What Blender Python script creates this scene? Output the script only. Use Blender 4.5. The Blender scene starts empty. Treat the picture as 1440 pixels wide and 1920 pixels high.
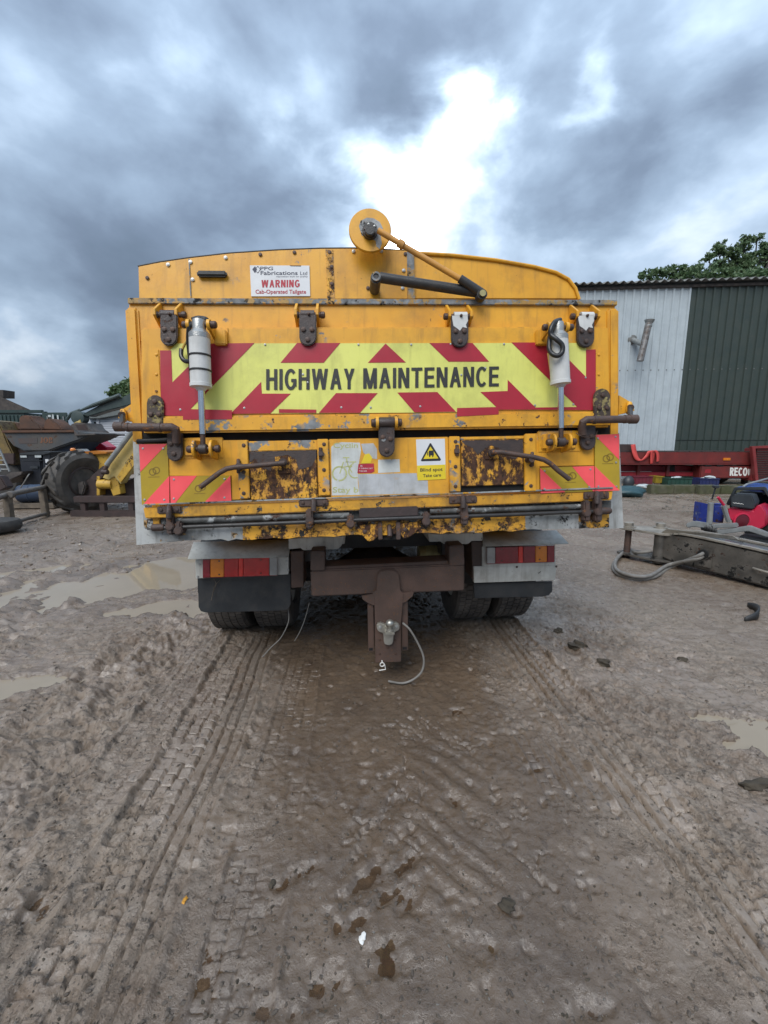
import bpy, bmesh, math, random
import numpy as np
from mathutils import Vector, Matrix
random.seed(7); RNG = np.random.default_rng(11)
R = math.radians
sc = bpy.context.scene
COL = sc.collection

# ------------------------------------------------------------------ camera
FPX, HOR, EYE = 800.0, 829.0, 1.42          # focal length / horizon in photo pixels, eye height in m
TH = math.atan((960 - HOR) / FPX)
cam = bpy.data.cameras.new('camera'); camo = bpy.data.objects.new('camera', cam); COL.objects.link(camo)
camo.location = (0, 0, EYE); camo.rotation_euler = (math.pi/2 - TH, 0, 0)
cam.sensor_fit = 'VERTICAL'; cam.sensor_height = 36; cam.lens = FPX/1920*36
cam.clip_start = 0.05; cam.clip_end = 2000
sc.camera = camo
sc.render.resolution_x, sc.render.resolution_y = 768, 1024
sc.render.engine = 'CYCLES'
sc.view_settings.view_transform = 'Standard'; sc.view_settings.look = 'None'
sc.view_settings.gamma = 1; sc.view_settings.use_curve_mapping = False
sc.view_settings.exposure = 0.98

CAM = Vector((0, 0, EYE))
FW = Vector((0, math.cos(TH), -math.sin(TH))); UP = Vector((0, math.sin(TH), math.cos(TH))); RT = Vector((1, 0, 0))
def ray(px, py): return FW + RT*((px-720)/FPX) + UP*((960-py)/FPX)
def G(px, py, z=0.0):
    d = ray(px, py); return CAM + d*((z-EYE)/d.z)
def A(px, py, Y):
    d = ray(px, py); return CAM + d*(Y/d.y)

# ------------------------------------------------------------------ world
SUN_EL, SUN_AZ = R(50), R(205)      # azimuth clockwise from +Y
world = bpy.data.worlds.new('World'); sc.world = world; world.use_nodes = True
wn, wl = world.node_tree.nodes, world.node_tree.links
for n in list(wn): wn.remove(n)
def N(nt, t, **kw):
    n = nt.nodes.new(t)
    for k, v in kw.items():
        if k in n.inputs: n.inputs[k].default_value = v
        else: setattr(n, k, v)
    return n
def build_sky():
    nt = world.node_tree; L = nt.links.new
    def math_(op, a, b=None, c=None, clamp=False):
        m = nt.nodes.new('ShaderNodeMath'); m.operation = op; m.use_clamp = clamp
        for i, v in enumerate((a, b, c)):
            if v is None: continue
            if isinstance(v, (int, float)): m.inputs[i].default_value = v
            else: L(v, m.inputs[i])
        return m.outputs[0]
    tc = nt.nodes.new('ShaderNodeTexCoord')
    sep = nt.nodes.new('ShaderNodeSeparateXYZ'); L(tc.outputs['Generated'], sep.inputs[0])
    zc = math_('ADD', math_('MAXIMUM', sep.outputs[2], 0.0), 0.36)
    cx = math_('DIVIDE', sep.outputs[0], zc); cy = math_('DIVIDE', sep.outputs[1], zc)
    comb = nt.nodes.new('ShaderNodeCombineXYZ'); L(cx, comb.inputs[0]); L(cy, comb.inputs[1])
    # billows in the direction of view, a little flattened; blended with a flat layer so that they shrink towards the horizon
    mapd = nt.nodes.new('ShaderNodeVectorMath'); mapd.operation = 'MULTIPLY_ADD'; mapd.inputs[1].default_value = (1.3, 1.3, 2.6); L(tc.outputs['Generated'], mapd.inputs[0])
    half = nt.nodes.new('ShaderNodeVectorMath'); half.operation = 'SCALE'; half.inputs['Scale'].default_value = .35; L(comb.outputs[0], half.inputs[0]); L(half.outputs[0], mapd.inputs[2])
    n1 = N(nt, 'ShaderNodeTexNoise', Scale=1.9, Detail=6.0, Roughness=0.5, Distortion=0.1); L(mapd.outputs[0], n1.inputs['Vector'])
    n2 = N(nt, 'ShaderNodeTexNoise', Scale=3.6, Detail=5.0, Roughness=0.52, Distortion=0.2); L(mapd.outputs[0], n2.inputs['Vector'])
    # a warped view direction so that the big masses have ragged outlines
    sub = nt.nodes.new('ShaderNodeVectorMath'); sub.operation = 'SUBTRACT'; sub.inputs[1].default_value = (.5, .5, .5); L(n2.outputs['Color'], sub.inputs[0])
    sca = nt.nodes.new('ShaderNodeVectorMath'); sca.operation = 'SCALE'; sca.inputs['Scale'].default_value = 0.26; L(sub.outputs[0], sca.inputs[0])
    wv = nt.nodes.new('ShaderNodeVectorMath'); wv.operation = 'ADD'; L(tc.outputs['Generated'], wv.inputs[0]); L(sca.outputs[0], wv.inputs[1])
    wn_ = nt.nodes.new('ShaderNodeVectorMath'); wn_.operation = 'NORMALIZE'; L(wv.outputs[0], wn_.inputs[0])
    t = math_('MULTIPLY_ADD', math_('SUBTRACT', n1.outputs['Fac'], 0.5), 1.25, 0.475)
    t = math_('ADD', t, math_('MULTIPLY', math_('SUBTRACT', n2.outputs['Fac'], 0.5), 0.22))
    # gaps and dense masses of this sky: (direction through photo pixel, spread in degrees, strength)
    for px, py, s, a in ((800, 330, 5.5, .46), (805, 330, 10, .13), (880, 220, 3.6, .42), (690, 280, 3, .20), (770, 440, 5, .42), (1115, 165, 2.6, .30), (930, 430, 4, .10), (590, 195, 3, .14), (1280, 50, 6, -.12), (960, 60, 7, -.14), (1180, 230, 5, -.12),
                         (300, 270, 15, -.17), (520, 340, 5, -.14), (1230, 300, 9, -.14), (1050, 360, 5, -.12), (720, 110, 6, -.12), (980, 90, 6, -.08), (130, 480, 12, -.06),
                         (110, 690, 5, .13), (60, 720, 6, .10), (1300, 470, 8, .10), (1030, 470, 6, .18), (60, 60, 12, .05), (430, 130, 7, .10)):
        d = ray(px, py).normalized()
        dt = nt.nodes.new('ShaderNodeVectorMath'); dt.operation = 'DOT_PRODUCT'; dt.inputs[1].default_value = d; L(wn_.outputs[0], dt.inputs[0])
        k = 1/(1-math.cos(R(s)))
        e = math_('EXPONENT', math_('MULTIPLY', math_('SUBTRACT', 1.0, dt.outputs['Value']), -k))
        t = math_('ADD', t, math_('MULTIPLY', e, a))
    cr = nt.nodes.new('ShaderNodeValToRGB'); L(t, cr.inputs[0])
    stops = [(0.0, (.105, .145, .20)), (.25, (.155, .205, .285)), (.45, (.25, .33, .44)), (.62, (.41, .52, .66)), (.80, (.74, .83, .93)), (1.0, (1.0, 1.0, 1.0))]
    el = cr.color_ramp.elements
    while len(el) < len(stops): el.new(0.5)
    for e_, (p, c) in zip(el, stops): e_.position = p; e_.color = (*c, 1)
    # overcast skies brighten evenly towards the zenith
    zen = math_('MULTIPLY_ADD', math_('MAXIMUM', sep.outputs[2], 0.0), 1.10, 0.375)
    hot = nt.nodes.new('ShaderNodeMapRange'); hot.interpolation_type = 'SMOOTHSTEP'; L(t, hot.inputs['Value'])
    for k_, v_ in (('From Min', .92), ('From Max', 1.25), ('To Min', 1.0), ('To Max', 9.0)): hot.inputs[k_].default_value = v_
    zen = math_('MULTIPLY', zen, hot.outputs[0])      # the thin cloud in front of the sun is far brighter than white
    mul = nt.nodes.new('ShaderNodeVectorMath'); mul.operation = 'SCALE'; L(cr.outputs[0], mul.inputs[0]); L(zen, mul.inputs['Scale'])
    sky = nt.nodes.new('ShaderNodeTexSky'); sky.sky_type = 'NISHITA'; sky.sun_disc = False
    sky.sun_elevation = SUN_EL; sky.sun_rotation = SUN_AZ
    b1 = N(nt, 'ShaderNodeBackground', Strength=0.06); L(sky.outputs[0], b1.inputs[0])
    b2 = N(nt, 'ShaderNodeBackground', Strength=1.0); L(mul.outputs[0], b2.inputs[0])
    mx = N(nt, 'ShaderNodeMixShader'); mx.inputs[0].default_value = 0.95; L(b1.outputs[0], mx.inputs[1]); L(b2.outputs[0], mx.inputs[2])
    out = nt.nodes.new('ShaderNodeOutputWorld'); L(mx.outputs[0], out.inputs[0])
build_sky()

sun = bpy.data.lights.new('sun', 'SUN'); suno = bpy.data.objects.new('sun', sun); COL.objects.link(suno)
sun.energy = 1.5; sun.angle = R(40); sun.color = (1.0, .97, .93)
sd = Vector((math.sin(SUN_AZ)*math.cos(SUN_EL), math.cos(SUN_AZ)*math.cos(SUN_EL), math.sin(SUN_EL)))
suno.rotation_euler = (-sd).to_track_quat('-Z', 'Y').to_euler()
suno.location = (0, 0, 30)

# ------------------------------------------------------------------ materials
MAT = {}
def new_mat(name):
    m = bpy.data.materials.new(name); m.use_nodes = True; MAT[name] = m
    nt = m.node_tree; b = nt.nodes['Principled BSDF']
    return m, nt, b, nt.links.new
def ramp(nt, src, p0, p1, c0=(0, 0, 0), c1=(1, 1, 1)):
    r = nt.nodes.new('ShaderNodeValToRGB'); nt.links.new(src, r.inputs[0])
    e = r.color_ramp.elements; e[0].position = p0; e[1].position = p1
    e[0].color = (*c0, 1); e[1].color = (*c1, 1)
    return r.outputs[0]
def mixc(nt, fac, a, b):
    m = nt.nodes.new('ShaderNodeMix'); m.data_type = 'RGBA'
    for s, v in ((m.inputs['Factor'], fac), (m.inputs['A'], a), (m.inputs['B'], b)):
        if isinstance(v, (int, float)): s.default_value = v
        elif isinstance(v, tuple): s.default_value = (*v, 1)
        else: nt.links.new(v, s)
    return m.outputs['Result']
def nmath(nt, op, a, b=0.0, clamp=False):
    m = nt.nodes.new('ShaderNodeMath'); m.operation = op; m.use_clamp = clamp
    for i, v in enumerate((a, b)):
        if isinstance(v, (int, float)): m.inputs[i].default_value = v
        else: nt.links.new(v, m.inputs[i])
    return m.outputs[0]
def noise(nt, pos, scale, detail=4, rough=.55, dist=0.0, stretch=None):
    if stretch:
        mp = nt.nodes.new('ShaderNodeMapping'); mp.inputs['Scale'].default_value = stretch; nt.links.new(pos, mp.inputs[0]); pos = mp.outputs[0]
    n = N(nt, 'ShaderNodeTexNoise', Scale=float(scale), Detail=float(detail), Roughness=rough, Distortion=dist); nt.links.new(pos, n.inputs['Vector'])
    return n.outputs['Fac']
def pmat(name, c, c2=None, vs=6, rough=.55, metal=0.0, bump=.15, bs=80, chips=(), cr=.66, cst=None, soft=.014, grime=0.0, grimec=(.035, .03, .025), coat=0.0, spec=.5, streak=0.0, emit=None, wave=0):
    """painted / worn surface. chips: (colour, noise scale, threshold, mask scale, mask threshold)"""
    m, nt, b, L = new_mat(name)
    pos = nt.nodes.new('ShaderNodeNewGeometry').outputs['Position']
    c2 = c2 or tuple(x*.78 for x in c)
    col = mixc(nt, ramp(nt, noise(nt, pos, vs, 5), .35, .65), c, c2)
    rg = nmath(nt, 'ADD', nmath(nt, 'MULTIPLY', noise(nt, pos, vs*3, 4), .25), rough-.125)
    hgt = noise(nt, pos, bs, 4)
    if streak > 0:
        s = ramp(nt, noise(nt, pos, 1, 4, .6, 0, (26, 26, 2.2)), .52, .72)
        col = mixc(nt, nmath(nt, 'MULTIPLY', s, streak), col, grimec)
    if grime > 0:
        g = ramp(nt, noise(nt, pos, 5.5, 8, .68), .48, .74)
        col = mixc(nt, nmath(nt, 'MULTIPLY', g, grime), col, grimec)
    for (cc, s1, t1, s2, t2) in chips:
        f = ramp(nt, noise(nt, pos, s1, 8, cr, 0, cst), t1-soft, t1+soft)
        k = ramp(nt, noise(nt, pos, s2, 4, .6), t2-.04, t2+.04)
        f = nmath(nt, 'MULTIPLY', f, k)
        cn = mixc(nt, ramp(nt, noise(nt, pos, s1*1.7, 4), .3, .7), tuple(min(1, x*1.25) for x in cc), tuple(x*.45 for x in cc))
        col = mixc(nt, f, col, cn)
        rg = nmath(nt, 'ADD', rg, nmath(nt, 'MULTIPLY', f, .3))
        hgt = nmath(nt, 'SUBTRACT', hgt, nmath(nt, 'MULTIPLY', f, 1.2))
    if wave:
        wv_ = N(nt, 'ShaderNodeTexWave', Scale=float(wave)); wv_.bands_direction = 'X'; L(pos, wv_.inputs['Vector'])
        hgt = nmath(nt, 'ADD', hgt, nmath(nt, 'MULTIPLY', wv_.outputs['Fac'], 2.0)); bump = .35
        col = mixc(nt, nmath(nt, 'MULTIPLY', wv_.outputs['Fac'], .18), col, tuple(x*.4 for x in c))
    L(col, b.inputs['Base Color']); L(rg, b.inputs['Roughness'])
    b.inputs['Metallic'].default_value = metal; b.inputs['Specular IOR Level'].default_value = spec
    if coat: b.inputs['Coat Weight'].default_value = coat; b.inputs['Coat Roughness'].default_value = .15
    if bump:
        bp = nt.nodes.new('ShaderNodeBump'); bp.inputs['Strength'].default_value = bump; bp.inputs['Distance'].default_value = .004
        L(hgt, bp.inputs['Height']); L(bp.outputs[0], b.inputs['Normal'])
    if emit: b.inputs['Emission Color'].default_value = (*emit[0], 1); b.inputs['Emission Strength'].default_value = emit[1]
    return m
YEL = (.72, .36, .024); YEL2 = (.64, .30, .018)
RUST = (.075, .036, .022); BLK = (.016, .015, .014); GREY = (.21, .22, .225)
pmat('yellow', YEL, YEL2, 5, .42, bump=.07, chips=((RUST, 34, .67, 5, .5), (GREY, 9, .64, 3.1, .54)), cr=.72, grime=.42, streak=.38, grimec=(.22, .11, .03))
pmat('yellow_worn', YEL, YEL2, 5, .45, bump=.12, chips=((GREY, 9, .575, 3.0, .52), (RUST, 30, .62, 5, .48)), grime=.55, streak=.25, grimec=(.06, .045, .028))
pmat('yellow_edge', (.50, .25, .03), (.30, .2, .06), 9, .5, bump=.2, chips=((GREY, 16, .47, 6, .40), (BLK, 22, .58, 5, .45)), grime=.7, streak=.2)
pmat('yellow_rusty', YEL, (.52, .24, .03), 12, .5, bump=.5, chips=(((.17, .075, .025), 20, .47, 6.5, .36), (RUST, 20, .50, 6.5, .38), (BLK, 30, .58, 9, .45)), grime=.5, grimec=(.2, .09, .03), cr=.78, cst=(1.3, 1.3, .8), soft=.03)
pmat('yellow_bottom', YEL, (.52, .24, .03), 8, .5, bump=.5, chips=((GREY, 8, .53, 3, .50), (BLK, 20, .54, 6, .44), (RUST, 26, .54, 8, .45)), grime=.6, cr=.76, soft=.02)
pmat('grey_worn', (.36, .37, .37), (.22, .23, .225), 7, .6, bump=.3, cr=.76, chips=((YEL, 9, .56, 3.3, .48), (BLK, 18, .56, 6, .45)), grime=.8, streak=.4)
pmat('alu', (.46, .47, .46), (.36, .37, .36), 6, .5, metal=.15, bump=.25, chips=((BLK, 22, .62, 6, .50),), cr=.74, grime=.85, streak=.55, grimec=(.10, .088, .07))
pmat('strap', (.034, .025, .023), (.055, .036, .030), 18, .5, bump=.45, bs=140, chips=((RUST, 40, .60, 9, .5),))
pmat('strap_peeled', (.034, .025, .023), (.055, .036, .030), 18, .5, bump=.45, bs=140, chips=(((.55, .57, .58), 12, .50, 5, .42),))
pmat('strap_yellowed', (.045, .032, .024), (.07, .045, .03), 18, .6, bump=.6, bs=140, chips=(((.30, .24, .10), 26, .52, 12, .45),))
pmat('bar_grey', (.12, .122, .118), (.05, .05, .047), 9, .6, bump=.4, bs=90, chips=(((.34, .35, .34), 12, .57, 5, .46), (RUST, 14, .58, 5, .47)), grime=.9, grimec=(.018, .017, .015), streak=.5, cr=.75)
pmat('yellow_grimy', YEL, (.46, .22, .02), 6, .48, bump=.2, cr=.76, chips=((BLK, 20, .59, 5, .48), (GREY, 10, .60, 4, .5)), grime=.9, streak=.4, grimec=(.07, .05, .025))
pmat('yellow_arm', (.58, .27, .04), (.45, .22, .05), 9, .5, bump=.2, chips=((BLK, 22, .60, 7, .5),), grime=.5, grimec=(.1, .06, .03))
pmat('bolt', (.06, .042, .035), (.09, .05, .035), 40, .5, metal=.3, bump=.4, bs=260)
pmat('galv_bolt', (.45, .45, .43), None, 40, .4, metal=.6)
pmat('steel_rusty', (.085, .05, .038), (.05, .034, .03), 16, .6, bump=.5, bs=160, chips=(((.20, .085, .03), 50, .58, 12, .5),), grime=.3)
pmat('steel_brown', (.100, .060, .046), (.06, .038, .030), 6, .55, bump=.4, bs=160, cr=.74, grime=.6, chips=(((.19, .085, .035), 90, .60, 5, .47),))
pmat('pipe_black', (.022, .021, .021), (.035, .032, .03), 15, .45, bump=.3, bs=150)
pmat('ram_white', (.62, .62, .60), (.50, .50, .48), 9, .42, bump=.12, chips=((BLK, 45, .70, 9, .52),), grime=.3, streak=.2, grimec=(.2, .19, .17))
pmat('ram_cap', (.42, .42, .40), (.33, .33, .32), 20, .38, metal=.7, bump=.3, bs=180)
pmat('chrome', (.68, .69, .71), (.6, .61, .62), 20, .18, metal=1.0, bump=.02)
pmat('ball', (.52, .51, .46), (.40, .38, .33), 20, .35, metal=.8, bump=.3, bs=180, grime=.4)
pmat('rubber', (.014, .015, .016), (.024, .024, .024), 12, .55, bump=.25, bs=120)
pmat('flap_rubber', (.018, .021, .024), (.034, .037, .04), 6, .5, bump=.2, bs=160, grime=.5, grimec=(.09, .08, .07))
pmat('tyre', (.055, .050, .046), (.11, .097, .085), 10, .8, bump=.4, bs=90, grime=.7, grimec=(.17, .145, .12))
pmat('tyre_mid', (.042, .039, .036), (.085, .076, .066), 6, .75, bump=.4, bs=60, grime=.5, grimec=(.13, .11, .09))
pmat('tyre_dark', (.028, .027, .026), (.05, .046, .042), 10, .8, bump=.4, bs=90)
pmat('hose_black', (.013, .013, .014), None, 12, .4, bump=.1)
pmat('hose_grey', (.20, .19, .175), (.14, .13, .115), 14, .6, bump=.4, bs=120)
pmat('cable_yellow', (.62, .42, .10), None, 12, .5)
pmat('chev_yellow', (.70, .70, .17), (.62, .62, .15), 4, .35, bump=.02, grime=.34, streak=.22, grimec=(.18, .17, .05), chips=((BLK, 60, .74, 6, .53),))
pmat('chev_red', (.40, .020, .036), (.34, .017, .030), 4, .35, bump=.02, grime=.2, streak=.1, grimec=(.10, .012, .015), chips=((BLK, 60, .76, 6, .53),))
pmat('refl_pink', (.90, .10, .11), (.82, .085, .095), 6, .35, bump=.02, grime=.15, grimec=(.3, .05, .04), chips=((BLK, 50, .76, 9, .52),))
pmat('refl_olive', (.42, .29, .02), (.36, .245, .018), 6, .35, bump=.02, grime=.2, grimec=(.12, .08, .02))
pmat('letter_black', (.02, .02, .018), (.03, .03, .025), 30, .5, bump=0)
pmat('olive_print', (.22, .14, .012), None, 30, .5, bump=0)
pmat('sign_white', (.66, .67, .68), (.58, .59, .60), 5, .4, bump=.02, grime=.18, grimec=(.25, .23, .2))
pmat('sign_black', (.02, .02, .022), None, 9, .5, bump=0)
pmat('sign_navy', (.02, .025, .06), None, 9, .5, bump=0)
pmat('sign_red', (.42, .012, .03), None, 9, .5, bump=0)
pmat('sticker_white', (.62, .64, .62), (.50, .52, .50), 9, .45, bump=.05, chips=((YEL, 14, .66, 6, .54),), grime=.4, streak=.3, grimec=(.22, .2, .15))
pmat('sticker_grey', (.50, .51, .52), (.36, .37, .38), 9, .5, bump=.05, chips=((YEL, 14, .66, 6, .54),), grime=.5, streak=.5, grimec=(.2, .18, .12))
pmat('sticker_yellow', (.72, .55, .02), (.66, .50, .02), 9, .4, bump=.02, chips=(((.6, .6, .6), 40, .72, 9, .5),))
pmat('sticker_olive', (.44, .45, .20), (.36, .37, .15), 20, .5, bump=0, chips=(((.62, .64, .62), 50, .60, 14, .46),))
pmat('sticker_red', (.42, .02, .04), None, 9, .45, bump=0, chips=((YEL, 30, .66, 12, .5),))
pmat('lens_red', (.58, .010, .012), (.48, .008, .010), 20, .16, wave=60, bump=.03, coat=.6, grime=.3, grimec=(.06, .01, .01))
pmat('lens_bright', (.85, .03, .02), None, 20, .14, wave=60, bump=.03, coat=.6)
pmat('lens_dark', (.26, .006, .020), None, 20, .16, wave=60, bump=.03, coat=.6)
pmat('lens_amber', (.80, .24, .010), (.68, .19, .008), 20, .16, wave=60, bump=.03, coat=.6, grime=.3, grimec=(.1, .03, .01))
pmat('lens_clear', (.34, .34, .33), None, 20, .2, bump=.03, coat=.5)
pmat('cream', (.58, .58, .535), (.48, .48, .44), 6, .45, bump=.1, chips=((BLK, 34, .65, 8, .50),), cr=.72, grime=.6, streak=.4, grimec=(.2, .175, .14))
pmat('black_void', (.006, .006, .006), None, 9, .8, bump=0)
pmat('brass', (.42, .36, .17), None, 20, .4, metal=.6)
pmat('cab_white', (.6, .6, .58), None, 5, .35, bump=.02, coat=.3)
pmat('glass_dark', (.02, .025, .03), None, 5, .06, bump=0, coat=.5)
# background materials
pmat('sheet_blue', (.43, .485, .51), (.38, .43, .455), 2, .5, bump=.05, grime=.18, streak=.2, grimec=(.2, .23, .23))
pmat('sheet_green', (.030, .045, .040), (.038, .052, .044), 2, .5, bump=.05, grime=.3, streak=.3, grimec=(.06, .06, .05))
pmat('roof_sheet', (.10, .105, .10), (.16, .16, .15), 2, .6, bump=.1, grime=.3)
pmat('flue', (.13, .105, .09), (.3, .29, .28), 7, .4, metal=.5, bump=.1)
pmat('trailer_red', (.17, .022, .018), (.12, .018, .016), 3, .5, bump=.1, grime=.4, streak=.25, grimec=(.06, .03, .025))
pmat('trailer_red_bright', (.36, .02, .03), (.28, .018, .025), 3, .5, bump=.1, grime=.3)
pmat('grille_red', (.22, .03, .03), None, 3, .5, bump=.1, grime=.3)
pmat('strap_red', (.62, .07, .06), None, 6, .6, bump=.1)
pmat('crate_red', (.15, .015, .03), None, 6, .6, grime=.6); pmat('crate_yellow', (.30, .21, .015), None, 6, .6, grime=.7)
pmat('crate_green', (.012, .055, .038), None, 6, .6, grime=.6); pmat('crate_blue', (.015, .024, .10), None, 6, .6, grime=.6)
pmat('teal_sheet', (.012, .045, .055), (.02, .06, .07), 9, .5, bump=.4, bs=30)
pmat('pale_scrap', (.48, .52, .52), (.35, .38, .38), 12, .6, bump=.3)
pmat('mossy_concrete', (.10, .095, .06), (.05, .055, .02), 5, .9, bump=.8, bs=30, grime=.6)
pmat('arm_steel', (.070, .066, .060), (.17, .155, .135), 5, .42, bump=.4, bs=70, chips=((RUST, 20, .60, 6, .48), (BLK, 10, .56, 4, .48)), grime=.6, metal=.35)
pmat('arm_pale', (.30, .275, .235), (.20, .18, .15), 9, .5, bump=.4, bs=70, grime=.5, metal=.2, chips=((BLK, 14, .62, 6, .5),))
pmat('arm_mirror', (.26, .29, .32), (.16, .18, .20), 6, .22, metal=.6, bump=.1, chips=((RUST, 20, .62, 6, .52),))
pmat('galv', (.30, .31, .305), (.22, .23, .225), 8, .5, metal=.4, bump=.2, grime=.3)
pmat('engine_red', (.50, .012, .05), (.44, .01, .04), 4, .35, bump=.02, coat=.3, grime=.12, grimec=(.2, .03, .04))
pmat('engine_dark_red', (.10, .008, .016), None, 4, .4)
pmat('plastic_black', (.022, .026, .030), (.032, .036, .04), 6, .45, bump=.1)
pmat('canopy_blue', (.030, .085, .34), (.025, .07, .28), 4, .3, bump=.02, coat=.3, grime=.2)
pmat('box_blue', (.014, .03, .19), (.02, .04, .24), 6, .5, bump=.1, chips=((RUST, 16, .58, 5, .48), (GREY, 14, .60, 5, .5)))
pmat('mach_yellow', (.55, .34, .05), (.48, .28, .04), 5, .5, bump=.1, chips=((RUST, 16, .60, 5, .48),), grime=.4)
pmat('mach_pale', (.55, .42, .16), (.48, .35, .11), 4, .45, bump=.1, chips=((RUST, 26, .63, 6, .48),), grime=.3)
pmat('mach_dull', (.17, .115, .035), (.10, .075, .035), 5, .6, bump=.2, chips=((RUST, 16, .56, 5, .46),), grime=.6)
pmat('mach_orange', (.45, .16, .015), None, 5, .5, bump=.1, grime=.3)
pmat('brown_steel', (.055, .033, .030), (.035, .024, .022), 8, .6, bump=.4, bs=60, grime=.3)
pmat('skip_blue', (.050, .060, .070), (.075, .068, .060), 2.5, .6, bump=.2, chips=(((.085, .048, .032), 7, .60, 2.5, .5),), grime=.4)
pmat('rust_orange', (.12, .055, .030), (.07, .040, .028), 4, .8, bump=.4, bs=40, grime=.3)
pmat('skip_faded', (.075, .055, .050), (.06, .058, .058), 4, .7, bump=0)
pmat('skip_letter', (.19, .085, .045), None, 9, .7, bump=0, chips=(((.06, .06, .06), 12, .56, 5, .46),))
pmat('container_green', (.016, .035, .034), (.022, .045, .042), 3, .55, bump=.05, grime=.3)
pmat('dark_slate', (.035, .031, .030), (.07, .058, .05), 3, .8, bump=.6, bs=12, grime=.4)
pmat('wall_dark', (.05, .05, .045), None, 3, .9)
pmat('bucket_steel', (.055, .048, .045), (.11, .09, .078), 6, .55, bump=.3, grime=.3)
pmat('arm_green', (.036, .055, .052), (.05, .07, .066), 5, .45, bump=.1)
pmat('cabin_white', (.56, .58, .62), (.50, .52, .56), 3, .5, bump=.02, streak=.12, grimec=(.3, .3, .3))
pmat('cabin_grey', (.26, .29, .33), None, 3, .5); pmat('cabin_roof', (.15, .165, .16), None, 4, .6, grime=.3)
pmat('gen_black', (.010, .012, .018), (.016, .018, .024), 5, .4, bump=.05)
pmat('drum_blue', (.022, .042, .080), (.016, .03, .06), 5, .5, bump=.2, grime=.3)
pmat('pipe_weathered', (.13, .115, .10), (.075, .065, .057), 9, .65, bump=.4, bs=60)
pmat('timber', (.15, .12, .088), (.08, .065, .05), 9, .85, bump=.6, bs=60)
pmat('rock', (.30, .29, .27), (.16, .15, .13), 25, .8, bump=.5, bs=90)
pmat('rubble', (.17, .155, .135), (.10, .09, .075), 25, .8, bump=.5, bs=90)
pmat('crumb', (.105, .084, .066), (.06, .047, .036), 60, .75, bump=.4, bs=300)
pmat('clod', (.062, .050, .035), (.04, .032, .022), 30, .95, bump=.8, bs=150)
pmat('white_chip', (.75, .74, .70), None, 30, .6); pmat('leaf_orange', (.55, .26, .03), None, 60, .6)
pmat('bark', (.045, .040, .032), (.03, .027, .022), 12, .9, bump=.6, bs=40)
def leaf_mat(name, c, c2):
    m, nt, b, L = new_mat(name)
    g = nt.nodes.new('ShaderNodeNewGeometry')
    f = ramp(nt, g.outputs['Random Per Island'], 0, 1)
    L(mixc(nt, f, c, c2), b.inputs['Base Color']); b.inputs['Roughness'].default_value = .55
    tr = nt.nodes.new('ShaderNodeBsdfTranslucent'); L(mixc(nt, f, c, c2), tr.inputs[0])
    mx = nt.nodes.new('ShaderNodeMixShader'); mx.inputs[0].default_value = .3
    L(b.outputs[0], mx.inputs[1]); L(tr.outputs[0], mx.inputs[2]); L(mx.outputs[0], nt.nodes['Material Output'].inputs[0])
leaf_mat('leaf_green', (.075, .135, .060), (.15, .21, .095))
leaf_mat('leaf_dark', (.062, .120, .050), (.13, .19, .080))

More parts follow.
